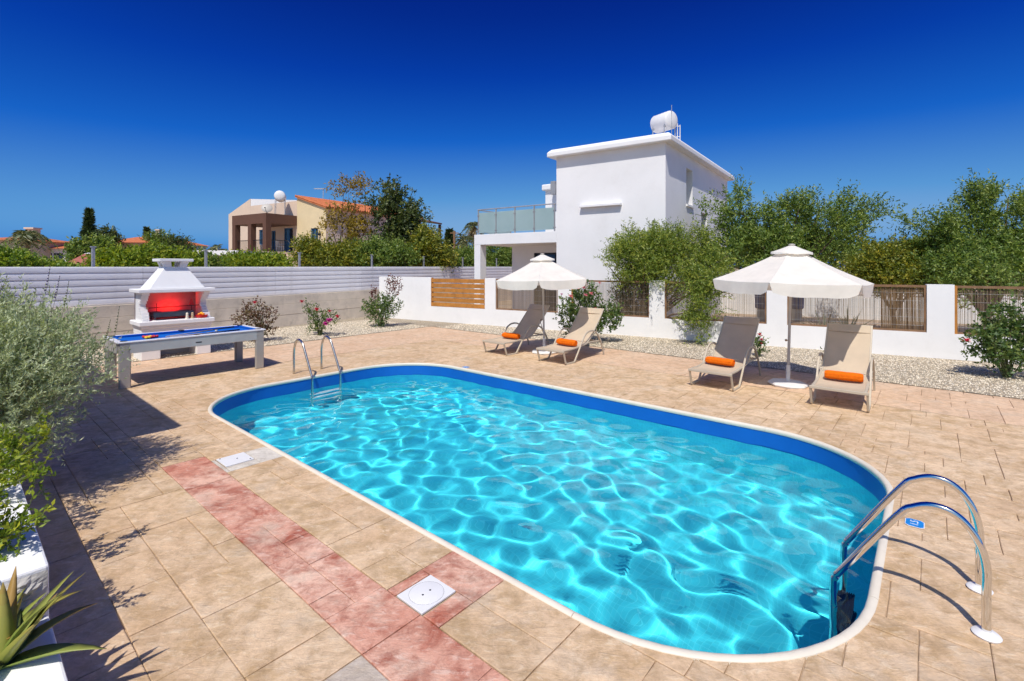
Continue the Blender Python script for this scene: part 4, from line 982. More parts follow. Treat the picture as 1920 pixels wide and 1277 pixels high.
# wing behind the veranda: gable to the left, white parapet to the right
wn_ = MB().prism([G.p(10.1, 2.74, -.06), G.p(10.1, 2.74, 6.98), G.p(6.62, 2.74, 8.2), G.p(6.62, 2.74, -.06)], G.b*6); wn_.build('gable_wall', M['pinkwall'], yh)
wn_ = MB(); holed(wn_, G.p(.02, 2.74, 0), G.a, 6.59, -.06, 7.55, [(.55, 1.75, 3.3, 5.35), (2.9, 3.5, 3.3, 5.2), (4.3, 5.3, 4.05, 5.35)], G.b*.12)
wn_.build('wall', M['pinkwall'], yh)
MB().prism([G.p(6.60, 2.76, 7.55), G.p(6.60, 2.76, 8.18), G.p(.02, 2.76, 7.62), G.p(.02, 2.76, 7.55)], G.b*5).build('parapet', M['white_house'], yh)
def window(fr, O, e, w, z0, z1, inw, parent):
    q = lambda x, z, k: O+e*x+Vector((0, 0, z))+inw*k
    p_ = MB().add([q(0, z0, 1), q(w, z0, 1), q(w, z1, 1), q(0, z1, 1)], [(0, 1, 2, 3)]).build('window', M['glass_dark'], parent)
    f_ = MB(); th = .07
    for x0, x1, a, b in ((0, th, z0, z1), (w-th, w, z0, z1), (w/2-th*.6, w/2+th*.6, z0+th, z1-th), (th, w-th, z0, z0+th), (th, w-th, z1-th, z1)):
        f_.add([q(x, z, k) for k in (.55, .95) for x, z in ((x0, a), (x1, a), (x1, b), (x0, b))], [(0, 1, 2, 3), (4, 5, 6, 7), (0, 1, 5, 4), (1, 2, 6, 5), (2, 3, 7, 6), (3, 0, 4, 7)])
    f_.build('window_frame', M['blueframe'], p_)
for a0, a1, z0, z1 in ((.55, 1.75, 3.3, 5.35), (2.9, 3.5, 3.3, 5.2), (4.3, 5.3, 4.05, 5.35)): window(None, G.p(.02+a0, 2.74, 0), G.a, a1-a0, z0, z1, G.b*.12, yh)
# gabled wing towards the viewer, with tiled slope to the right
O = G.p(0, 2.73, 0); e = -G.a
def wing(x, t, z): return O+e*x+G.b*t+Vector((0, 0, z))
b = MB(); holed(b, O+Vector((0, 0, 0)), e, 3.6, -.06, 6.74, [(1.75, 2.65, 3.3, 5.2)], G.b*.12)
b.add([wing(0, 0, 6.74), wing(3.6, 0, 6.74), wing(0, 0, 7.8)], [(0, 1, 2)])
holed(b, O+G.b*9, e, 3.6, -.06, 6.74, [], G.b); b.add([wing(0, 9, 6.74), wing(3.6, 9, 6.74), wing(0, 9, 7.8)], [(0, 1, 2)])
holed(b, O, G.b, 9, -.06, 7.8, [], e); b.build('wing_wall', M['cream'], yh)
window(None, O+e*1.75, e, .9, 3.3, 5.2, G.b*.12, yh)
b = MB(); holed(b, O+e*3.6, G.b, 11.2, -.06, 6.70, [(2.2, 3.1, 3.7, 5.2), (6.6, 7.5, 3.7, 5.2)], G.a*.12); b.build('side_wall', M['pinkwall'], yh)
for a0 in (2.2, 6.6): window(None, O+e*3.6+G.b*a0, G.b, .9, 3.7, 5.2, G.a*.12, yh)
rf = MB().prism([wing(-.05, -.15, 7.84), wing(3.95, -.15, 6.66), wing(3.95, -.15, 6.76), wing(-.05, -.15, 7.96)], G.b*11.5).build('roof', M['terracotta'], yh)
tl = MB()
for k in range(46):     # rolls of the roman tiles down the slope
    t_ = -.1+.25*k; tl.tube([wing(-.05, t_, 7.97), wing(3.98, t_, 6.77)], .085, 6)
tl.build('roof_tile_rolls', M['terracotta'], rf)['kind'] = 'stuff'
for x, z in ((2.95, 4.7),): MB().ball((0, 0, 0), .14, 8).build('wall_lamp', M['iron'], yh, wing(x, -.12, z))
# pergola at the right end
pg = MB(); q0 = O+e*3.6+G.b*11.25
def pq2(x, t, z): return q0+e*x+G.b*t+Vector((0, 0, z))
pg.add([pq2(-.2, 0, 6.75), pq2(2.6, 0, 6.15), pq2(2.6, -4, 6.15), pq2(-.2, -4, 6.75), pq2(-.2, 0, 6.88), pq2(2.6, 0, 6.28), pq2(2.6, -4, 6.28), pq2(-.2, -4, 6.88)], [(3, 2, 1, 0), (4, 5, 6, 7), (0, 1, 5, 4), (1, 2, 6, 5), (2, 3, 7, 6), (3, 0, 4, 7)])
pg.build('pergola_roof', M['brown'], yh)
for t_ in (-.2, -3.7): MB().add([pq2(2.3+x, t_+y, z) for z in (0, 6.15) for x, y in ((0, 0), (.2, 0), (.2, .2), (0, .2))], [(0, 1, 5, 4), (1, 2, 6, 5), (2, 3, 7, 6), (3, 0, 4, 7)]).build('pergola_post', M['brown'], yh)
MB().add([pq2(0+x, t_, z) for t_ in (0, -4) for z in (3.6, 4.3) for x in (0, 2.3)], [(0, 1, 3, 2), (1, 5, 7, 3)]).build('pergola_parapet', M['terracotta'], yh)
# roof equipment
water_tank('water_tank', 'white water cylinder on a tall steel stand above the brown veranda', YC+G.p(.8, 1.75, 7.85), (-.35, .93, 0), .42, 1.1, 6.30-7.85, 'roof water tanks')
t = thing('satellite_dish', 'round satellite dish on the brown veranda roof', 'satellite dish', YC+G.p(1.9, 1.3, 6.30))
pts = [(.02, .10), (.2, .085), (.36, .04), (.42, .0), (.425, .012), (.36, .055), (.2, .1), (.02, .115)]
d = MB().lathe(pts, (0, 0, 0), 20).build('dish', M['pole'], t, (0, 0, .62), smooth='auto'); d.rotation_euler = (R(62), 0, R(25))
MB().tube([(0, 0, 0), (0, .1, .6)], .03, 6).build('mount', M['galv'], t); MB().tube([(.1, -.25, .2), (.15, -.62, .55)], .015, 5).ball((.15, -.62, .58), .06, 8).build('receiver_arm', M['iron'], t)
pos = at(606, 385, 45); t = thing('television_aerial', 'flat aerial on a mast above the terracotta roof', 'aerial', (pos.x, pos.y, 7.0))
m_ = MB().tube([(0, 0, 0), (0, 0, 2.3)], .035, 6).build('mast', M['galv'], t); MB().box((-.35, 0, 2.3), (.95, .25, .06)).build('boom', M['galv'], m_)
# veranda furniture
for k, (s_, t_, lab) in enumerate(((1.3, 1.0, 'white plastic chair by the corner post of the brown veranda'), (.75, 1.7, 'white plastic chair near the steps of the brown veranda'))):
    t = thing('garden_chair', lab, 'chair', YC+G.p(s_, t_, 3.3), R(30+60*k), 'white chairs on the veranda')
    MB().bx(-.24, .24, -.24, .24, .42, .46).build('seat', M['cap'], t); MB().bx(-.24, .24, .22, .26, .46, .92).build('backrest', M['cap'], t)
    for x in (-.2, .2):
        for y in (-.2, .2): MB().bx(x-.02, x+.02, y-.02, y+.02, 0, .42).build('leg', M['cap'], t)
        MB().bx(x-.03, x+.03, -.24, .22, .62, .65).build('armrest', M['cap'], t)

# ------------------------------------------------------------------ vegetation generators
def unit(v): return v/np.maximum(np.linalg.norm(v, axis=-1, keepdims=True), 1e-6)
def twig_leaves(blobs, n, tl, per, ll, lw, up, r, shell=.55, droop=0.0, spread=.9, lump=.25, clump=0, csz=.22):
    """blobs: (cx,cy,cz,rx,ry,rz). returns leaf base points, directions, twig starts/ends"""
    B = np.array(blobs, float); w = B[:, 3]*B[:, 4]+B[:, 4]*B[:, 5]+B[:, 3]*B[:, 5]; k = r.choice(len(B), n, p=w/w.sum())
    d = unit(r.normal(size=(n, 3))); rad = (shell+(1-shell)*r.random(n)**.6)*(1+lump*np.sin(d[:, 0]*5+k)*np.sin(d[:, 1]*6+2*k)*np.sin(d[:, 2]*5+k*3))
    c = B[k, :3]+d*rad[:, None]*B[k, 3:]
    if clump:
        cid = r.integers(0, clump, n); c = c[:clump][cid]+r.normal(0, csz, (n, 3)); d = d[:clump][cid]; k = k[:clump][cid]
    td = unit(d*.9+np.array([0, 0, up])[None]+r.normal(0, .45, (n, 3))); L_ = tl*r.uniform(.5, 1.3, n)
    tt = (np.arange(per)+.5)/per; tt = tt[None, :]+r.normal(0, .06, (n, per))
    bp = c[:, None, :]+td[:, None, :]*(L_[:, None]*tt)[:, :, None]
    bp[:, :, 2] -= droop*(L_[:, None]*tt)**2
    rnd = unit(r.normal(size=(n, per, 3))); ld = unit(td[:, None, :]*(1.2-spread)+rnd*spread+np.array([0, 0, .15-droop*.4]))
    return bp.reshape(-1, 3), ld.reshape(-1, 3), c, c+td*L_[:, None], np.repeat(r.random(n), per)
def leaves(name, bp, ld, ll, lw, m, parent, r, tint=None, fold=.12, loc=None):
    n = len(bp); L_ = ll*r.uniform(.65, 1.25, n)[:, None]; w = unit(np.cross(ld, r.normal(size=(n, 3)))); nn = np.cross(ld, w)
    W = lw*r.uniform(.7, 1.2, n)[:, None]*.5
    v = np.stack([bp, bp+ld*L_*.45+w*W+nn*L_*fold, bp+ld*L_, bp+ld*L_*.45-w*W+nn*L_*fold], 1).reshape(-1, 3)
    f = np.arange(n*4).reshape(-1, 4)
    t = r.random(n) if tint is None else np.clip(.55*tint+.45*r.random(n), 0, 1)
    return attr_mesh(name, v, f, t, m, parent)
def limbs(name, root, blobs, m, parent, r, r0, per=2, fork=.35, extra=None):
    mb = MB(); root = Vector(root)
    zmin = min(b[2]-b[5]*.3 for b in blobs); fk = Vector((root.x, root.y, root.z+max(.1, (zmin-root.z)*fork+.05)))
    cz = sum(b[0] for b in blobs)/len(blobs), sum(b[1] for b in blobs)/len(blobs)
    fk.x += (cz[0]-root.x)*.25; fk.y += (cz[1]-root.y)*.25
    mb.tube([root, root.lerp(fk, .5)+Vector((r0*.6, 0, 0)), fk], r0, 8, Vector((0, 1, 0)), r1=r0*.75)
    for b_ in blobs:
        for k in range(per):
            e = Vector((b_[0]+r.normal(0, .45)*b_[3], b_[1]+r.normal(0, .45)*b_[4], b_[2]+r.uniform(-.2, .75)*b_[5]))
            mid = fk.lerp(e, .5)+Vector((r.normal(0, .08), r.normal(0, .08), .12))*(e-fk).length*.6
            mb.tube([fk, mid, e], r0*.5, 6, Vector((0, 1, .1)), r1=r0*.08)
    return mb.build(name, m, parent)
def tree(name, label, cat, blobs, root, mat, n, tl, per, ll, lw, up=.4, r0=.10, bark='bark', group=None, shell=.5, droop=0., trunk='trunk', crown='crown', per_limb=2, seed=1, lump=.25, spread=.9, fold=.12, clump=0, csz=.2):
    r = np.random.default_rng(seed); root = Vector(root); t = thing(name, label, cat, root, 0, group)
    bl = [(b[0]-root.x, b[1]-root.y, b[2]-root.z, *b[3:]) for b in blobs]
    bp, ld, c, e, tn = twig_leaves(bl, n, tl, per, ll, lw, up, r, shell, droop, spread, lump, clump, csz)
    leaves(crown, bp, ld, ll, lw, mat, t, r, tn, fold)
    limbs(trunk, (0, 0, 0), bl, M[bark], t, r, r0, per_limb)
    return t
def blob(px, py, Y, rpx, rpy, rdepth=None):
    """ellipsoid that shows centred at a photo pixel when it stands Y metres away"""
    c = at(px, py, Y); return (c.x, c.y, c.z, rpx*Y/913, rdepth or rpx*Y/913, rpy*Y/913)
def gpt(px, Y): return Vector(((px-960)/913*Y, Y, 0))

# --- hedges beyond the fence on the left
hd = [('bright green hedge bush at the far left behind the fence', [(10, 502, 15, 36, 13), (66, 516, 15.5, 30, 10)], 40, 15, 'hedge'),
      ('low green hedge bush left of the red tiled path roof', [(112, 518, 17, 26, 8)], 120, 17, 'hedge'),
      ('broad bright hedge behind the barbecue chimney', [(228, 496, 16, 36, 18), (290, 492, 17, 46, 18), (345, 500, 17.5, 36, 14)], 290, 17, 'bright'),
      ('dark topped shrub at the right end of the hedge beside the carport', [(375, 503, 18, 18, 12)], 372, 18, 'olive'),
      ('rounded bright green bush in front of the brown veranda', [(455, 500, 20, 36, 14), (500, 500, 20, 36, 13)], 480, 20, 'bright')]
for k, (lab, bl, px, Y, mt) in enumerate(hd):
    tree('hedge_bush', lab, 'bush', [blob(*b) for b in bl], gpt(px, Y), L[mt], 1500*len(bl), .26, 7, .11, .055, .5, .06, group='bushes behind the white fence', seed=20+k, shell=.4, clump=90*len(bl), csz=.13)
# --- trees in front of the cream house
tree('slender_tree', 'sparse yellowing tree in front of the cream house', 'tree', [blob(650, 352, 27, 22, 22), blob(618, 378, 27, 14, 16), blob(680, 362, 27, 18, 26), blob(650, 400, 27, 32, 26), blob(640, 432, 27, 34, 20), blob(672, 440, 27, 24, 22)], gpt(655, 27), L['bronze'], 430, .42, 8, .18, .065, .9, .09, seed=31, shell=.2, clump=70, csz=.16)
tree('dark_tree', 'tall dark leafy tree right of the sparse yellowing tree', 'tree', [blob(736, 352, 27, 20, 24), blob(722, 388, 27, 20, 22), blob(756, 392, 27, 30, 22), blob(775, 412, 27, 22, 16), blob(740, 425, 27, 34, 26), blob(765, 455, 27, 34, 22), blob(728, 465, 27, 30, 24)], gpt(742, 27), L['dark'], 1250, .45, 9, .22, .085, .4, .14, seed=32, shell=.2, clump=100, csz=.22)
for k, (lab, bl, px, mt) in enumerate((('olive green shrub against the gable of the cream house', [(582, 474, 25, 13, 16), (606, 496, 25, 22, 11)], 588, 'yellowgreen'),
        ('bushy olive green shrub below the sparse yellowing tree', [(645, 484, 25, 26, 17), (672, 490, 25, 22, 12)], 645, 'yellowgreen'),
        ('olive green shrub below the dark tree', [(705, 482, 25, 26, 18), (745, 485, 25, 30, 16)], 722, 'olive'),
        ('yellow green shrub below the timber pergola', [(800, 470, 26, 26, 28), (825, 488, 26, 20, 14)], 808, 'yellowgreen'),
        ('low green shrub in front of the palm trees', [(855, 492, 31.5, 22, 13), (882, 490, 32, 16, 14)], 868, 'olive'),
        ('dense shrub seen under the white balcony', [(935, 478, 33, 34, 26), (960, 482, 33, 24, 20)], 940, 'olive'))):
    tree('shrub', lab, 'shrub', [blob(*b) for b in bl], gpt(px, bl[0][2]), L[mt], 900*len(bl), .45, 8, .16, .065, .5, .07, group='shrubs in front of the cream house', seed=40+k, shell=.35, clump=45*len(bl), csz=.2)
# --- trees beyond the garden wall
tree('drooping_tree', 'light green drooping tree leaning over the garden wall', 'tree', [blob(1205, 470, 15.2, 48, 36), blob(1165, 492, 15.0, 34, 28), blob(1255, 468, 15.2, 44, 40), blob(1215, 512, 14.9, 46, 22), blob(1300, 480, 14.6, 42, 44), blob(1285, 520, 14.4, 40, 24), blob(1325, 548, 13.2, 24, 36, .35), blob(1318, 595, 13.1, 22, 34, .30), blob(1335, 505, 14.2, 30, 36)], gpt(1195, 15.3), L['drooping'], 5200, .38, 10, .095, .026, .35, .09, seed=51, shell=.3, droop=.55, clump=230, csz=.14)
tree('olive_tree', 'tall dark green tree behind the larger parasol', 'tree', [blob(1385, 408, 17.5, 44, 48), blob(1375, 463, 17.5, 50, 44), blob(1440, 448, 17.5, 44, 46), blob(1480, 403, 17.5, 36, 44), blob(1530, 403, 17.5, 44, 40), blob(1580, 403, 17.5, 40, 26), blob(1615, 408, 17.5, 34, 18), blob(1500, 458, 17.5, 56, 40), blob(1560, 458, 17.5, 44, 40), blob(1420, 495, 17.2, 60, 30)], gpt(1470, 17.8), L['olive'], 3900, .46, 9, .125, .042, .5, .16, seed=52, shell=.15, clump=160, csz=.17, lump=.5)
tree('yellow_shrub', 'yellow tipped rounded shrub right of the larger parasol', 'shrub', [blob(1660, 492, 15.5, 46, 34), blob(1705, 488, 15.5, 44, 40), blob(1625, 510, 15.5, 30, 26), blob(1690, 520, 15.0, 56, 18)], gpt(1675, 15.5), L['yellowgreen'], 3200, .26, 9, .09, .045, .7, .08, seed=53, shell=.4, clump=150, csz=.14)
tree('olive_tree', 'tall green tree at the right edge behind the garden wall', 'tree', [blob(1760, 444, 14.5, 40, 44), blob(1780, 494, 14.3, 56, 40), blob(1838, 424, 14.5, 36, 56), blob(1838, 374, 14.5, 20, 26), blob(1895, 404, 14.5, 42, 56), blob(1850, 494, 14.2, 60, 46), blob(1910, 484, 14.0, 50, 60), blob(1800, 515, 13.6, 60, 22), blob(1890, 520, 13.2, 50, 24), blob(1850, 548, 12.2, 24, 22, .3), blob(1955, 424, 14.5, 50, 70)], gpt(1850, 14.6), L['olive'], 5000, .40, 9, .11, .038, .5, .15, seed=54, shell=.2, clump=210, csz=.15, lump=.5)
tree('drooping_shrub', 'thin shrub seen through the reed screen behind the pink roses', 'shrub', [blob(1190, 560, 15.8, 30, 36)], gpt(1190, 15.8), L['dark'], 700, .4, 8, .1, .03, .3, .06, seed=55)

# --- roses and small plants in the gravel
def rose(label, root, blobs, mat, n, blooms, seed, ll=.055, lw=.036, tall=()):
    r = np.random.default_rng(seed); root = Vector(root); t = thing('rose_bush', label, 'rose bush', root, 0, 'rose bushes in the gravel beds')
    bl = [(b[0]-root.x, b[1]-root.y, b[2]-root.z, *b[3:]) for b in blobs]
    bp, ld, c, e, tn = twig_leaves(bl, n, .16, 7, ll, lw, .6, r, .3, 0, .9, .3)
    leaves('foliage', bp, ld, ll, lw, mat, t, r, tn)
    mb = MB()
    for b_ in bl:
        for k in range(5):
            e_ = Vector((b_[0]+r.normal(0, .5)*b_[3], b_[1]+r.normal(0, .5)*b_[4], b_[2]+r.uniform(0, .9)*b_[5])); mid = e_*.5+Vector((r.normal(0, .05), r.normal(0, .05), .05))
            mb.tube([(r.normal(0, .03), r.normal(0, .03), 0), mid, e_], .009, 5, Vector((0, 1, .1)), r1=.003)
    mb.build('stems', M['stem'], t)
    for (q, mm, rad) in blooms:
        q = Vector(q)-root; bm = MB()
        for k in range(11):   # petals: small cupped quads round the heart
            a = k*2.4; tilt = .25+.09*k; o = Vector((math.cos(a)*math.sin(tilt), math.sin(a)*math.sin(tilt), math.cos(tilt)))*rad
            s_ = Vector((-math.sin(a), math.cos(a), 0))*rad*.62; u_ = (s_.cross(o)).normalized()*rad*.55
            bm.add([o*.35-s_*.4, o*.35+s_*.4, o+s_+u_, o*1.15+u_*1.3, o-s_+u_], [(0, 1, 2, 3, 4)])
        bm.ball((0, 0, rad*.25), rad*.55, 8)
        o = bm.build('bloom', mm, t, q)
        MB().tube([(0, 0, -rad*.2), (r.normal(0, .02), r.normal(0, .02), -.20)], .004, 4).build('bloom_stem', M['stem'], o)
C_ = M['crimson']; MG = M['magenta']; PK = M['pinkbloom']
rose('reddish rose bush with one red bloom beside the barbecue', gpt(487, 13.6), [blob(462, 600, 13.6, 20, 26), blob(498, 602, 13.7, 20, 28), blob(480, 582, 13.6, 18, 18), blob(484, 622, 13.6, 18, 14)], L['rosered'], 330, [(at(478, 568, 13.4), C_, .055)], 61)
rose('leggy rose bush with crimson and magenta blooms against the concrete wall', gpt(600, 14.9), [blob(600, 600, 14.9, 20, 20), blob(585, 588, 14.9, 12, 12), blob(575, 575, 14.9, 6, 10), blob(618, 598, 14.9, 14, 12), blob(592, 615, 14.9, 14, 10)], L['rose'], 190, [(at(566, 566, 14.9), C_, .06), (at(594, 581, 14.7), C_, .07), (at(618, 584, 14.8), C_, .055), (at(633, 594, 14.8), C_, .065), (at(617, 602, 14.6), MG, .085), (at(611, 608, 14.6), MG, .08), (at(620, 600, 14.55), MG, .06)], 62)
rose('tall green rose bush with dark red shoots at the wall corner', gpt(712, 17.0), [blob(712, 590, 17.0, 26, 20), blob(695, 575, 17.0, 16, 14), blob(735, 572, 17.0, 18, 16), blob(718, 570, 17.0, 20, 16)], L['rose'], 420, [], 63, .065, .042)
tr = bpy.data.objects['rose_bush.002']; r = np.random.default_rng(64)
sh = [blob(729, 545, 17.0, 12, 24), blob(738, 530, 17.0, 10, 14), blob(702, 555, 17.0, 6, 18), blob(745, 545, 17, 8, 12)]
RS = leaf_mat('red_shoot_leaf', [(0, (.07, .018, .016)), (.5, (.17, .05, .04)), (1, (.26, .10, .06))])
for b_ in sh:
    q = Vector(b_[:3])-Vector(tr.location); so = MB().tube([(0, 0, .3), q*.6+Vector((0, 0, .1)), q+Vector((0, 0, b_[5]))], .008, 5, Vector((0, 1, 0)), r1=.003).build('shoot', M['stem'], tr)
    bp, ld, c, e, tn = twig_leaves([(*q, *b_[3:])], 24, .15, 6, .06, .035, .8, r, .1); leaves('red_leaves', bp, ld, .065, .042, RS, so, r, tn)
rose('large rose bush with pale pink blooms behind a lounger', gpt(1090, 13.6), [blob(1090, 575, 13.6, 32, 26), blob(1068, 592, 13.6, 20, 22), blob(1110, 600, 13.5, 34, 24), blob(1140, 585, 13.5, 22, 20), blob(1100, 550, 13.6, 24, 18), blob(1080, 618, 13.5, 24, 14), blob(1150, 600, 13.4, 12, 18)], L['rose'], 800, [(at(1070, 556, 13.2), PK, .06), (at(1083, 541, 13.2), PK, .055), (at(1094, 540, 13.2), PK, .055), (at(1098, 554, 13.1), PK, .055), (at(1108, 551, 13.2), PK, .06), (at(1053, 552, 13.3), MG, .035), (at(1117, 578, 13.0), C_, .03), (at(1124, 531, 13.3), PK, .04)], 65, .075, .045)
rose('rose bush with one crimson bloom at the right edge', gpt(1888, 9.2), [blob(1885, 640, 9.2, 42, 34), blob(1850, 650, 9.2, 26, 26), blob(1905, 600, 9.2, 30, 30), blob(1870, 600, 9.2, 20, 22), blob(1880, 672, 9.2, 36, 22), blob(1842, 628, 9.2, 20, 10), blob(1925, 640, 9.2, 30, 40)], L['rose'], 620, [(at(1812, 639, 9.1), C_, .05)], 66, .07, .045)
rose('small rose with a stack of crimson blooms behind a shaded lounger', gpt(1422, 11.4), [blob(1420, 652, 11.4, 8, 14), blob(1424, 640, 11.4, 6, 8)], L['rose'], 50, [(at(1424, 628, 11.3), C_, .045), (at(1427, 637, 11.3), C_, .04), (at(1426, 644, 11.3), C_, .035)], 67)
rose('single yellow rose between the two right loungers', gpt(1561, 10.6), [blob(1561, 662, 10.6, 6, 10)], L['rose'], 26, [(at(1560, 646, 10.55), M['yellowbloom'], .05)], 68)
# agaves beyond the reed screen
def rosette(name, label, root, n, Ls, w, mat, seed, up=(.3, 1.2), group=None, tip=None, parent_group=None):
    r = np.random.default_rng(seed); t = thing(name, label, name.replace('_', ' '), root, 0, group)
    for k in range(n):
        a = k*2.4+r.normal(0, .2); el = r.uniform(*up); Ln = Ls*r.uniform(.65, 1.15); wd = w*r.uniform(.8, 1.15); vs, fs = [], []
        ns = 7; curve = r.uniform(-.2, .5)
        for i in range(ns+1):
            f_ = i/ns; e_ = el-curve*f_; x = Ln*f_*math.cos(e_); z = Ln*f_*math.sin(e_)+.03; wi_ = wd*(1-f_)**.75*(.75+.5*min(1, f_*3)) if i < ns else .002
            th = .25*wi_
            for q, dz in ((-wi_/2, th*.9), (0, 0), (wi_/2, th*.9), (0, -th*.8)):
                vs.append((x*math.cos(a)-q*math.sin(a), x*math.sin(a)+q*math.cos(a), z+dz))
        fs = [(i*4+j, i*4+(j+1) % 4, i*4+4+(j+1) % 4, i*4+4+j) for i in range(ns) for j in range(4)]
        o = attr_mesh('leaf', np.array(vs), np.array(fs), np.repeat(np.clip(r.normal(.5, .25)+np.linspace(-.1, .25, ns), 0, 1), 4), mat, t, True)
    return t
L['agave'] = leaf_mat('agave_leaf', [(0, (.06, .08, .05)), (1, (.16, .19, .12))], .05)
L['aloe'] = leaf_mat('aloe_leaf', [(0, (.10, .17, .03)), (.45, (.26, .34, .07)), (.8, (.38, .36, .08)), (1, (.40, .24, .06))], .12, .4)
for k, (px, Y, lab) in enumerate(((1545, 14.2, 'grey agave behind the reed screen above the right lounger'), (1590, 14.6, 'agave with tall leaves behind the reed screen near the golden reeds'))):
    rosette('agave', lab, gpt(px, Y), 26, .95, .07, L['agave'], 80+k, (.4, 1.4), 'agaves beyond the garden wall')
# aloe in the lower bed, bottom left
rosette('aloe', 'spiky yellow green aloe at the bottom left corner', (-2.2, 2.10, .34), 17, .40, .085, L['aloe'], 91, (.35, 1.35))
rosette('aloe', 'smaller reddish aloe rosette beside the bottom left corner', (-2.36, 2.22, .34), 14, .30, .065, L['aloe'], 92, (.3, 1.2))
# silver lavender bush
r = np.random.default_rng(71); root = Vector((-4.76, 4.2, .55)); t = thing('lavender_bush', 'big silvery lavender bush at the left edge', 'bush', root)
LB = [(-.0, -.05, .62, .62, .55, .55), (-.55, -.45, .55, .6, .55, .55), (.18, .34, .62, .60, .55, .58), (-.3, .35, .78, .5, .5, .50), (-.1, -.55, .30, .55, .5, .42), (-.75, .1, .80, .55, .55, .60), (-.25, -.25, .95, .45, .4, .42), (.34, -.06, .40, .52, .48, .48)]
bp, ld, c, e, tn = twig_leaves(LB, 8200, .21, 17, .036, .008, .75, r, .35, 0, .62, .3)
leaves('foliage', bp, ld, .042, .012, L['lavender'], t, r, tn, .05)
mb = MB()
for k in range(0, 8200, 7): mb.tube([tuple(c[k]-(e[k]-c[k])*.6), tuple(e[k])], .0018, 3)
for b_ in LB:
    for k in range(6): mb.tube([(r.normal(0, .06), r.normal(0, .06), 0), (b_[0]*.5, b_[1]*.5, b_[2]*.5), (b_[0]+r.normal(0, .3), b_[1]+r.normal(0, .3), b_[2]+.1)], .011, 5, Vector((0, 1, 0)), r1=.003)
mb.build('stems', std('lavender_stem', (.17, .15, .09), .9, .2, 8), t)
for (px, py0, py1, Y) in ((92, 560, 500, 4.3), (110, 570, 518, 4.4), (205, 640, 600, 4.6), (222, 640, 575, 4.7), (127, 585, 528, 4.5)):
    a_, b_ = at(px-14, py0+20, Y)-root, at(px+2, py1, Y)-root; sm = MB().tube([a_, a_.lerp(b_, .6)+Vector((.01, 0, 0)), b_], .0018, 4).build('flower_stalk', M['stem'], t); fl = MB()
    for k in range(9):
        q = a_.lerp(b_, .45+.55*k/8); fl.ball(q, .0075-.0004*k, 6)
    fl.build('flower_spike', M['purple'] if px in (92, 110) else M['stem'], sm)
# bright shrubs spilling over the planter
for k, (lab, bl, root) in enumerate((('glossy bright green shrub spilling over the planter below the lavender', [(-3.58, 3.05, .74, .26, .22, .12), (-3.30, 3.10, .76, .14, .14, .10), (-3.95, 3.1, .72, .3, .3, .14), (-3.08, 3.2, .98, .04, .05, .10), (-3.10, 3.12, .76, .09, .08, .06), (-3.85, 3.5, .70, .3, .3, .13), (-3.45, 2.98, .64, .2, .16, .08)], (-3.7, 2.95, .5)), ('nearer glossy green shrub growing over the white planter top', [(-2.84, 2.50, .80, .13, .10, .13), (-2.70, 2.56, .72, .08, .06, .06), (-2.90, 2.52, .96, .07, .08, .12), (-2.84, 2.52, .66, .10, .06, .06), (-2.58, 2.56, .74, .05, .04, .03), (-2.75, 2.48, .62, .12, .07, .05)], (-2.95, 2.42, .5)))):
    r = np.random.default_rng(75+k); root = Vector(root); t = thing('glossy_shrub', lab, 'shrub', root, 0, 'glossy shrubs in the planter')
    b2 = [(b[0]-root.x, b[1]-root.y, b[2]-root.z, *b[3:]) for b in bl]
    bp, ld, c, e, tn = twig_leaves(b2, 560 if k == 0 else 260, .10, 13, .03, .015, .5, r, .2, 0, .75, .2); leaves('foliage', bp, ld, .036, .019, L['bright'], t, r, tn)
    mb = MB()
    for q in range(0, len(c), 2): mb.tube([tuple(c[q]), tuple(e[q])], .0025, 4)
    for b_ in b2: mb.tube([(0, 0, 0), (b_[0]*.6, b_[1]*.6, b_[2]*.5), b_[:3]], .008, 5, Vector((0, 1, 0)))
    mb.build('stems', M['stem'], t)

# ------------------------------------------------------------------ distance: palms, conifers, far houses
def palm(label, px, py_top, Y, spread, group='palms beyond the fence', dry=False, seed=1, nf=22):
    r = np.random.default_rng(seed); top = at(px, py_top, Y); root = gpt(px, Y); t = thing('palm_tree', label, 'palm tree', root, 0, group)
    h = top.z; MB().tube([(0, 0, 0), (0, 0, h)], spread*.10, 8, r1=spread*.085).build('trunk', M['palmbark'], t)
    def fronds(name, m, n, el0, el1, Ls, sag):
        bp, ld, tn = [], [], []
        for k in range(n):
            a = r.uniform(0, 6.28); el = r.uniform(el0, el1); prev = Vector((0, 0, h))
            for i in range(16):
                f_ = (i+1)/16; d = Ls*f_; q = Vector((d*math.cos(a)*math.cos(el), d*math.sin(a)*math.cos(el), h+d*math.sin(el)-sag*d*d/Ls)); tg = (q-prev).normalized(); prev = q
                side = tg.cross(Vector((0, 0, 1))).normalized()
                for s_ in (-1, 1): bp.append(q); ld.append((tg*.7+side*s_*.9+Vector((0, 0, -.25))).normalized()); tn.append(r.random())
        leaves(name, np.array(bp), np.array(ld), Ls*.30, Ls*.045, m, t, r, np.array(tn))
    fronds('fronds', L['palm'], nf, -.3, 1.3, spread, .75)
    if dry: fronds('dry_skirt', L['palmdry'], 26, -1.5, -.5, spread*.9, .2)
palm('squat palm left of the far white villa', 52, 447, 36, 1.7, seed=1, nf=34)
palm('small palm behind the flat carport', 410, 468, 60, 1.9, seed=2, nf=14)
palm('palm with a dry skirt left of the white balcony', 868, 448, 46, 1.5, dry=True, seed=3)
palm('taller palm half behind the white balcony', 889, 424, 50, 1.4, dry=True, seed=4)
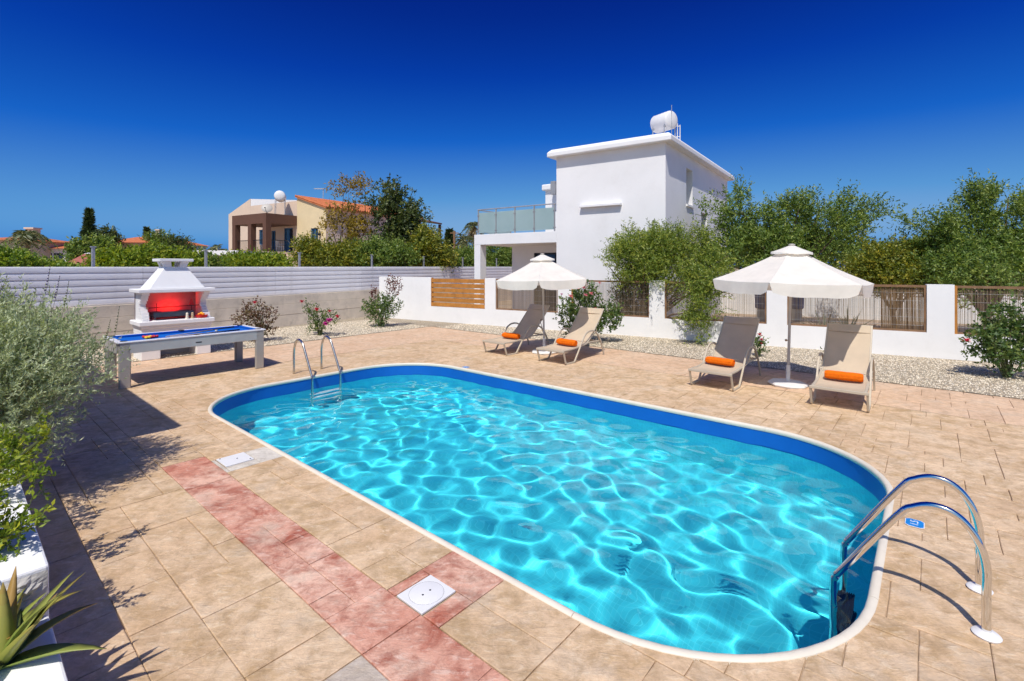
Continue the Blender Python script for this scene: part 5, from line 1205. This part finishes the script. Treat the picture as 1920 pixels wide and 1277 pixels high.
def conifer(label, px, py0, Y, w, seed, name='cypress_tree'):
    r = np.random.default_rng(seed); top = at(px, py0, Y); root = gpt(px, Y); H_ = top.z; t = thing(name, label, 'conifer', root)
    n = 2600; z = H_*(.12+.88*r.random(n)**.8); a = r.uniform(0, 6.28, n); rr = w*np.minimum(1, (H_-z)/(H_*.75))**1.05*(.35+.65*r.random(n))*(1+.25*np.sin(z*4))
    bp = np.stack([rr*np.cos(a), rr*np.sin(a), z], 1); ld = unit(np.stack([np.cos(a), np.sin(a), np.full(n, .7)], 1)+r.normal(0, .3, (n, 3)))
    leaves('crown', bp, ld, .42, .14, L['conifer'], t, r); MB().tube([(0, 0, 0), (0, 0, H_*.97)], .16, 6, r1=.02).build('trunk', M['bark'], t)
conifer('dark pointed cypress standing alone on the left skyline', 167, 394, 46, .95, 5)
conifer('distant small leaning cypress beside a far chimney', 275, 428, 62, .7, 6)
conifer('tiered dark conifer right of the timber pergola', 843, 433, 44, 1.2, 7, 'conifer_tree')
up_ = thing('utility_pole', 'thin wooden pole right of the tiered conifer', 'pole', gpt(852, 40)); MB().tube([(0, 0, 0), (0, 0, at(852, 433, 40).z)], .10, 8).build('pole', M['timber_old'], up_)
MB().box((0, 0, at(852, 437, 40).z), (.7, .08, .08)).build('crossarm', M['timber_old'], up_)
def far_house(label, px0, px1, py_e, py_r, Y, wm, rm, chim=None, cw_=.4):
    a, b = gpt(px0, Y), gpt(px1, Y); ze, zr = at(0, py_e, Y).z, at(0, py_r, Y).z; c = (a+b)/2; hw = (b-a).length/2; t = thing('far_house', label, 'house', c, 0, 'houses on the skyline')
    MB().bx(-hw, hw, 0, 7, -.06, ze).build('wall', wm, t)
    rf_ = MB().add([(-hw-.4, -.5, ze), (hw+.4, -.5, ze), (hw+.4, 7.5, ze), (-hw-.4, 7.5, ze), (-hw*.45, 3.5, zr), (hw*.45, 3.5, zr)], [(3, 2, 1, 0), (0, 1, 5, 4), (1, 2, 5), (2, 3, 4, 5), (3, 0, 4)]).build('roof', rm, t)
    if chim is not None: MB().bx(chim-cw_, chim+cw_, 2.7-cw_, 2.7+cw_, ze, zr+.75).bx(chim-cw_*1.25, chim+cw_*1.25, 2.7-cw_*1.25, 2.7+cw_*1.25, zr+.75, zr+.9).build('chimney', M['pinkwall'], rf_)
    for x in (-.5, .3): MB().bx(x*hw-.5, x*hw+.5, -.03, .02, ze-1.6, ze-.5).build('window', M['glass_dark'], t)
far_house('far house with orange roof and square chimney at the left edge', -60, 24, 450, 440, 48, M['yellowwall'], M['terracotta'], 1.55, .4)
far_house('far white villa with pinkish roof right of the squat palm', 76, 128, 466, 452, 52, M['white_house'], M['terracotta'])
far_house('far house with broad orange roof behind the hedge', 196, 268, 455, 441, 58, M['yellowwall'], M['terracotta'], 2.2, .24)
far_house('far low house right of the leaning cypress', 285, 330, 458, 449, 70, M['white_house'], M['terracotta'])
for k, (px, py, Y, w, lab) in enumerate(((150, 470, 44, 12, 'small rounded tree between the far white villa and the cypress'), (200, 446, 56, 16, 'thin tree beside the broad orange roof'), (298, 452, 60, 22, 'dark rounded tree right of the leaning cypress'), (330, 460, 60, 24, 'low dark tree above the right part of the hedge'), (188, 462, 46, 14, 'small dark tree right of the cypress'))):
    tree('far_tree', lab, 'tree', [blob(px, py, Y, w, 14), blob(px+w*.5, py+8, Y, w*.7, 12), blob(px-w*.5, py+8, Y, w*.7, 12)], gpt(px, Y), L['dark' if k % 2 else 'olive'], 420, .8, 7, .32, .13, .4, .14, group='trees on the skyline', seed=100+k, shell=.3)
# flat carport and red path roof
cp = thing('carport', 'pale flat roofed carport left of the cream house', 'carport', gpt(405, 30)); zt = at(0, 470, 30).z
MB().bx(-1.1, 1.6, -.5, 4, zt-.28, zt).build('roof_slab', M['white_house'], cp)
for x in (-.6, .9): MB().bx(x-.1, x+.1, -.3, -.1, 0, zt-.282).build('column', M['white_house'], cp)
MB().bx(-1.0, 1.6, 3.0, 3.2, 0, zt-.282).build('rear_wall', M['timber_old'], cp)
pr_ = thing('tiled_lean_to', 'low red tiled roof slope with pale ridge behind the fence', 'shed', at(0, 0, 1)*0+gpt(140, 21))
a0, a1, a2, a3 = at(100, 505, 19), at(150, 505, 19), at(182, 476, 24), at(158, 476, 24); o0 = pr_.location
MB().add([a0-o0, a1-o0, a2-o0, a3-o0]+[p-o0-Vector((0, 0, .12)) for p in (a0, a1, a2, a3)], [(0, 1, 2, 3), (7, 6, 5, 4), (0, 4, 5, 1), (1, 5, 6, 2), (2, 6, 7, 3), (3, 7, 4, 0)]).build('tile_slope', M['redtile'], pr_)
MB().add([a3-o0+Vector((0, 0, .02)), a2-o0+Vector((0, 0, .02)), a2-o0+Vector((.1, .5, .12)), a3-o0+Vector((.1, .5, .12))]+[p-o0-Vector((0, 0, .3)) for p in (a3, a2, a2, a3)], [(0, 1, 2, 3), (0, 4, 5, 1), (1, 5, 6, 2)]).build('ridge_cap', M['white_house'], pr_)
MB().bx(-.5, .6, -.4, 2.6, -.06, 1.9).build('wall', M['pinkwall'], pr_)
# things half seen through the reed screens
for k, (px, Y, lab) in enumerate(((1428, 19.5, 'blue bin on a grey foot seen through the reed screen left of the pillar'), (1494, 19.3, 'blue bin beside the parasol pole beyond the reed screen'))):
    t = thing('street_bin', lab, 'bin', gpt(px, Y), 0, 'blue bins beyond the garden wall'); MB().lathe([(.18, .42), (.24, .46), (.26, 1.05), (.22, 1.1)], (0, 0, 0), 14).build('body', M['bluebin'], t, smooth='auto'); MB().bx(-.14, .14, -.12, .12, -.05, .418).build('foot', M['galv'], t)
fw = thing('far_wall', 'low white wall across the dusty road seen through the reeds', 'wall', W0-WN*10+WD*5, wa)
MB().bx(0, 34, 0, .2, -.06, .95).build('wall', M['white'], fw); MB().bx(0, 34, -.03, .23, .952, 1.02).build('coping', M['white'], fw)
# thicket that closes the view along the road
bl = []
r = np.random.default_rng(120)
for k in range(26): bl.append(blob(1000+k*52, 478+r.uniform(-8, 8), 40+r.uniform(-3, 3), 36, 20))
bp, ld, c, e, tn = twig_leaves(bl, 4200, .9, 6, .4, .17, .4, r, .3); tag(leaves('far_thicket', bp, ld, .42, .18, L['olive'], None, r, tn), kind='stuff')
bl = []
for k in range(22): bl.append(blob(-40+k*46, 500+r.uniform(-4, 4), 75+r.uniform(-4, 4), 34, 13))
bp, ld, c, e, tn = twig_leaves(bl, 2400, 1.3, 6, .7, .3, .4, r, .3); tag(leaves('distant_greenery', bp, ld, .7, .3, L['olive'], None, r, tn), kind='stuff')
